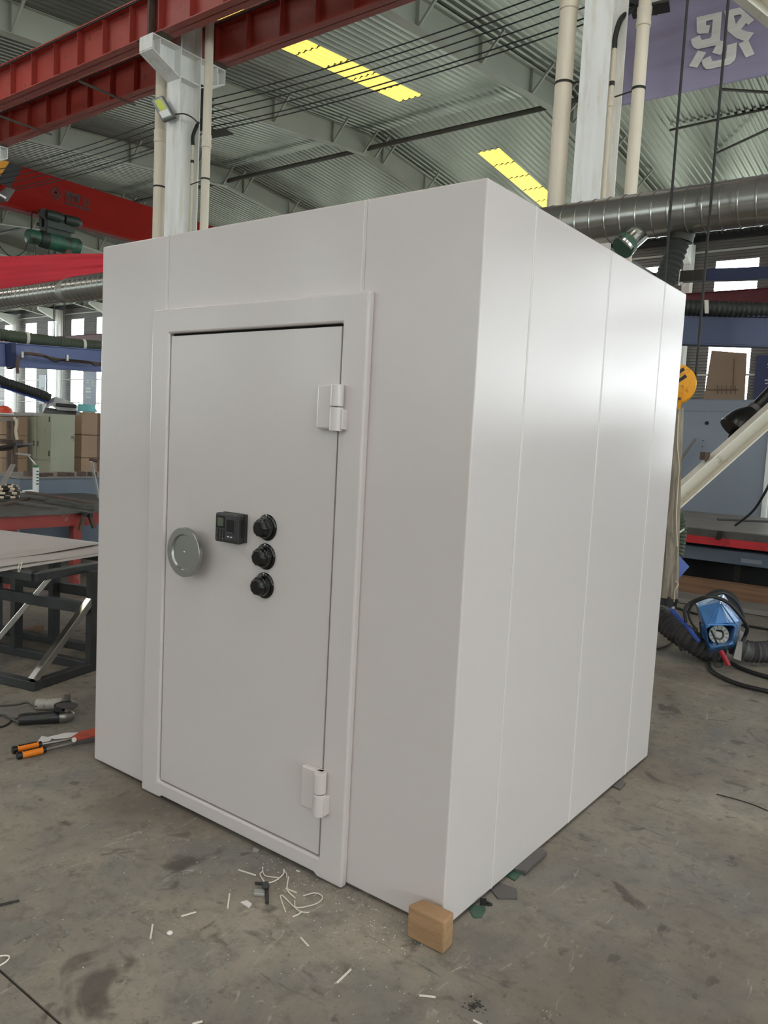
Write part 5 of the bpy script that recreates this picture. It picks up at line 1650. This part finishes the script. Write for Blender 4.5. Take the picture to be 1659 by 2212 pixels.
# ---- steel trestle with pale sheets on it
ang = math.radians(104)
ux, uy = Vector((math.cos(ang), math.sin(ang), 0)), Vector((math.cos(ang + math.pi / 2), math.sin(ang + math.pi / 2), 0))
O = Vector((-1.112, .31, 0))


def L(u, v, z):
    return O + ux * u + uy * v + Vector((0, 0, z))


def trestle(label):
    t = thing('steel_trestle', label, 'trestle', O.copy())

    def bar(a, b, nme='rail', w_=.055, h_=.055, m='frame_steel'):
        return MB().bar(L(*a), L(*b), w_, h_).build(nme, m, t, bevel=.003)
    bar((0, .03, .03), (.86, .03, .03), 'base_rail')
    bar((0, 1.3, .03), (.86, 1.3, .03), 'base_rail')
    bar((.03, 0, .03), (.03, 1.33, .03), 'base_rail')
    bar((.50, .03, .03), (.50, 1.33, .03), 'base_rail')
    bar((.83, .05, .03), (.83, 1.33, .03), 'base_rail')
    for u, v in ((.50, .03), (.50, .70), (.50, 1.27), (.83, .06), (.83, .70), (.83, 1.27)):
        bar((u, v, .05), (u, v, .66), 'post', .06, .06)
    bar((.10, .12, .665), (.95, .12, .665), 'top_rail', .07, .05)
    bar((.10, 1.25, .665), (.95, 1.25, .665), 'top_rail', .07, .05)
    bar((.12, .12, .665), (.12, 1.27, .665), 'top_rail', .07, .05)
    bar((.92, .12, .665), (.92, 1.27, .665), 'top_rail', .07, .05)
    bar((.46, .05, .42), (.46, 1.30, .42), 'mid_rail', .05, .07)
    bar((.86, .05, .42), (.86, 1.30, .42), 'mid_rail', .05, .07)
    bar((.02, .03, .06), (.48, .03, .47), 'diagonal_brace', .045, .045, 'steel_bright')
    bar((.30, .74, .06), (.56, .40, .62), 'diagonal_brace', .02, .035, 'steel_bright')
    return t


trestle('dark steel trestle frame with bright diagonal braces left of the vault')
for k, (v0, v1, dz, lb) in enumerate(((.28, 1.5, 0, 'lowest pale steel sheet on the dark trestle'), (.34, 1.6, .006, 'middle pale steel sheet on the dark trestle'), (.55, 1.7, .012, 'topmost pale steel sheet on the dark trestle, set back'))):
    vs, fs = [], []
    n, k2 = 14, 6
    for i in range(n + 1):
        for j in range(k2 + 1):
            u = -.05 + 1.25 * i / n
            v = v0 + (v1 - v0) * j / k2
            z = .6935 + dz + (.006 * math.sin(u * 5 + k) if k else 0) * (1 if k else 0) + .004 * k
            vs.append(L(u - .02 * k, v, z))
    for i in range(n):
        for j in range(k2):
            a = i * (k2 + 1) + j
            fs.append((a, a + 1, a + k2 + 2, a + k2 + 1))
    o = MB().add(vs, fs).build('steel_sheet', 'sheet_pale', None, True)
    sd = o.modifiers.new('solid', 'SOLIDIFY')
    sd.thickness = .003
    sd.offset = 1
    tag(o, lb, 'steel sheet', 'pale sheets on the trestle')
wl_ = MB().tube(smooth([(-1.16, 0.254, 0.779), (-1.152, 0.233, 0.763), (-1.151, 0.23, 0.733), (-1.145, 0.235, 0.731), (-1.139, 0.243, 0.764), (-1.156, 0.257, 0.785)], 5), .0025, 5).build('hanging_wire', 'wire_white', None, True)
tag(wl_, 'thin white wire loop hanging off the trestle edge', 'wire')
tag(MB().bar((-2.375, 0.93, 0.02), (-2.426, 1.09, 0.02), .06, .03).build('wood_offcut', 'timber'), 'brown wood offcut on the floor under the trestle', 'wood')

# ---- red bench with steel offcuts
rbn = thing('red_bench', 'red steel welding bench with a dark plate top left of the vault', 'bench', (-4.6, 2.0, 0))
BX0, BX1, BY0, BY1 = -5.55, -3.75, .2, 3.4
MB().box((BX0, BY0, .725), (BX1, BY1, .752)).build('top_plate', 'plate_dark', rbn)
MB().box((BX1 - .1, BY0 + .05, .60), (BX1 - .04, BY1 - .05, .725)).build('apron', 'bench_red', rbn)
MB().box((BX0 + .04, BY0 + .05, .60), (BX0 + .1, BY1 - .05, .725)).build('apron', 'bench_red', rbn)
for y in (BY0 + .1, 1.55, 2.2, BY1 - .2):
    for x in (BX1 - .14, BX0 + .06):
        MB().box((x, y, 0), (x + .08, y + .08, .725)).build('leg', 'bench_red', rbn)
for (a, b, lb) in (((-3.7, 2.196, 0.564), (-3.7, 2.244, 0.716), 'dark steel clamp hanging on the red apron'), ((-3.7, 2.352, 0.582), (-3.7, 2.304, 0.699), 'second dark steel clamp on the red apron, nearest the vault')):
    t = thing('clamp', lb, 'clamp', V(a))
    MB().bar(a, b, .035, .03).build('bar', 'rust', t)
    MB().frus(V(b) + Vector((-.06, 0, .01)), V(b) + Vector((.03, 0, .01)), .02, n=10).build('screw', 'cable', t, True)
bars = (((-5.325, 2.47, 0.775), (-3.777, 2.413, 0.775), .09, .04, 'plate_dark', 'long dark flat bar lying diagonally on the red bench'),
        ((-5.261, 2.516, 0.8), (-3.988, 2.49, 0.8), .07, .03, 'rust', 'brownish steel bar on top of the dark flat bar'),
        ((-4.551, 2.034, 0.765), (-4.009, 2.113, 0.765), .06, .03, 'shim_grey', 'short grey bar near the front of the red bench'),
        ((-4.548, 2.332, 0.765), (-3.702, 2.375, 0.765), .05, .03, 'plate_dark', 'narrow dark bar nearest the bench edge'),
        ((-4.432, 1.806, 0.765), (-4.989, 2.369, 0.765), .05, .03, 'rust', 'crossing rusty bar at the left of the red bench'))
for a, b, w_, h_, m_, lb in bars:
    tag(MB().bar(a, b, w_, h_).build('steel_bar', m_, None, bevel=.004), lb, 'steel bar', 'steel bars on the red bench')
rc = thing('rope_coil', 'coil of black and white striped rope at the left edge of the bench', 'rope', (-4.716, 1.974, 0.8))
for k in range(6):
    c_ = V((-4.917, 2.067, 0.78)) + Vector((random.uniform(-.04, .04), random.uniform(-.04, .04), .02 + .022 * k))
    for i in range(16):
        a0, a1 = 2 * math.pi * i / 16, 2 * math.pi * (i + .95) / 16
        MB().tube([c_ + Vector((math.cos(q_) * .13, math.sin(q_) * .15, 0)) for q_ in (a0, (a0 + a1) / 2, a1)], .014, 6).build('rope_turn' if i % 2 else 'rope_turn_pale', 'cable' if i % 2 else 'rope_pale', rc, True)
ct = thing('sealant_tube', 'white sealant cartridge with a green cap standing on the bench', 'sealant tube', (-5.389, 2.68, 0.775))
c_ = V((-5.389, 2.68, 0.775))
hgt = .30
MB().frus(c_, c_ + Vector((0, 0, hgt)), .034, n=20).build('cartridge', 'white_plastic', ct, True)
MB().lathe(c_ + Vector((0, 0, hgt)), (0, 0, 1), [(0, .03), (.014, .03), (.02, .014), (.03, .012)], 16).build('cap', 'green_cap', ct, True)
MB().frus(c_ + Vector((0, 0, hgt + .03)), V((-5.484, 2.639, 1.2)), .008, .004, 8).build('nozzle', 'white_plastic', ct, True)
for k in range(5):
    z = hgt * (.35 + .12 * k)
    MB().box(c_ + Vector((.030, -.012, z)), c_ + Vector((.0365, .014, z + .016))).build('printed_mark', 'green_scrap', ct)
tag(MB().frus((-5.331, 2.495, 0.8), (-5.301, 2.603, 0.8), .022, .03, 14).build('paper_roll', 'white_plastic', None, True), 'white roll lying beside the sealant cartridge', 'roll')
ph = thing('pick_hammer', 'thin chipping hammer with a white shaft leaning by the vault', 'hammer', (-4.313, 2.789, 0.841))
MB().frus((-4.314, 2.705, 1.21), (-4.825, 3.127, 0.757), .012, .016, 10).build('shaft', 'white_plastic', ph, True)
MB().frus((-4.335, 2.691, 1.228), (-4.259, 2.747, 1.213), .014, .02, 10).build('head', 'rust', ph, True)
tag(MB().bar((-4.878, 1.984, 0.834), (-5.368, 2.4, 1.105), .05, .02).build('flat_bar', 'slab_grey'), 'pale flat bar leaning up at the left of the bench', 'bar')
bg = thing('steel_crate', 'blue grey steel crate behind the red bench', 'crate', (-5.9, 3.1, 0))
MB().box((-6.5, 2.62, 0), (-5.62, 4.2, .93)).build('body', 'blue_grey', bg, bevel=.01)
MB().box((-6.52, 2.6, .93), (-5.60, 4.22, .95)).build('rim', 'slab_grey', bg)
for k in range(7):
    x, y = -5.72 + random.uniform(-.1, .05), 2.75 + .13 * k
    tag(MB().box((x, y, .951), (x + .1, y + .07, .985 + random.uniform(0, .03))).build('scrap_piece', 'rust'), 'rusty scrap piece on the blue grey crate rim, %s from its left end' % ('first', 'second', 'third', 'fourth', 'fifth', 'sixth', 'seventh')[k], 'scrap', 'scrap pieces on the crate rim')
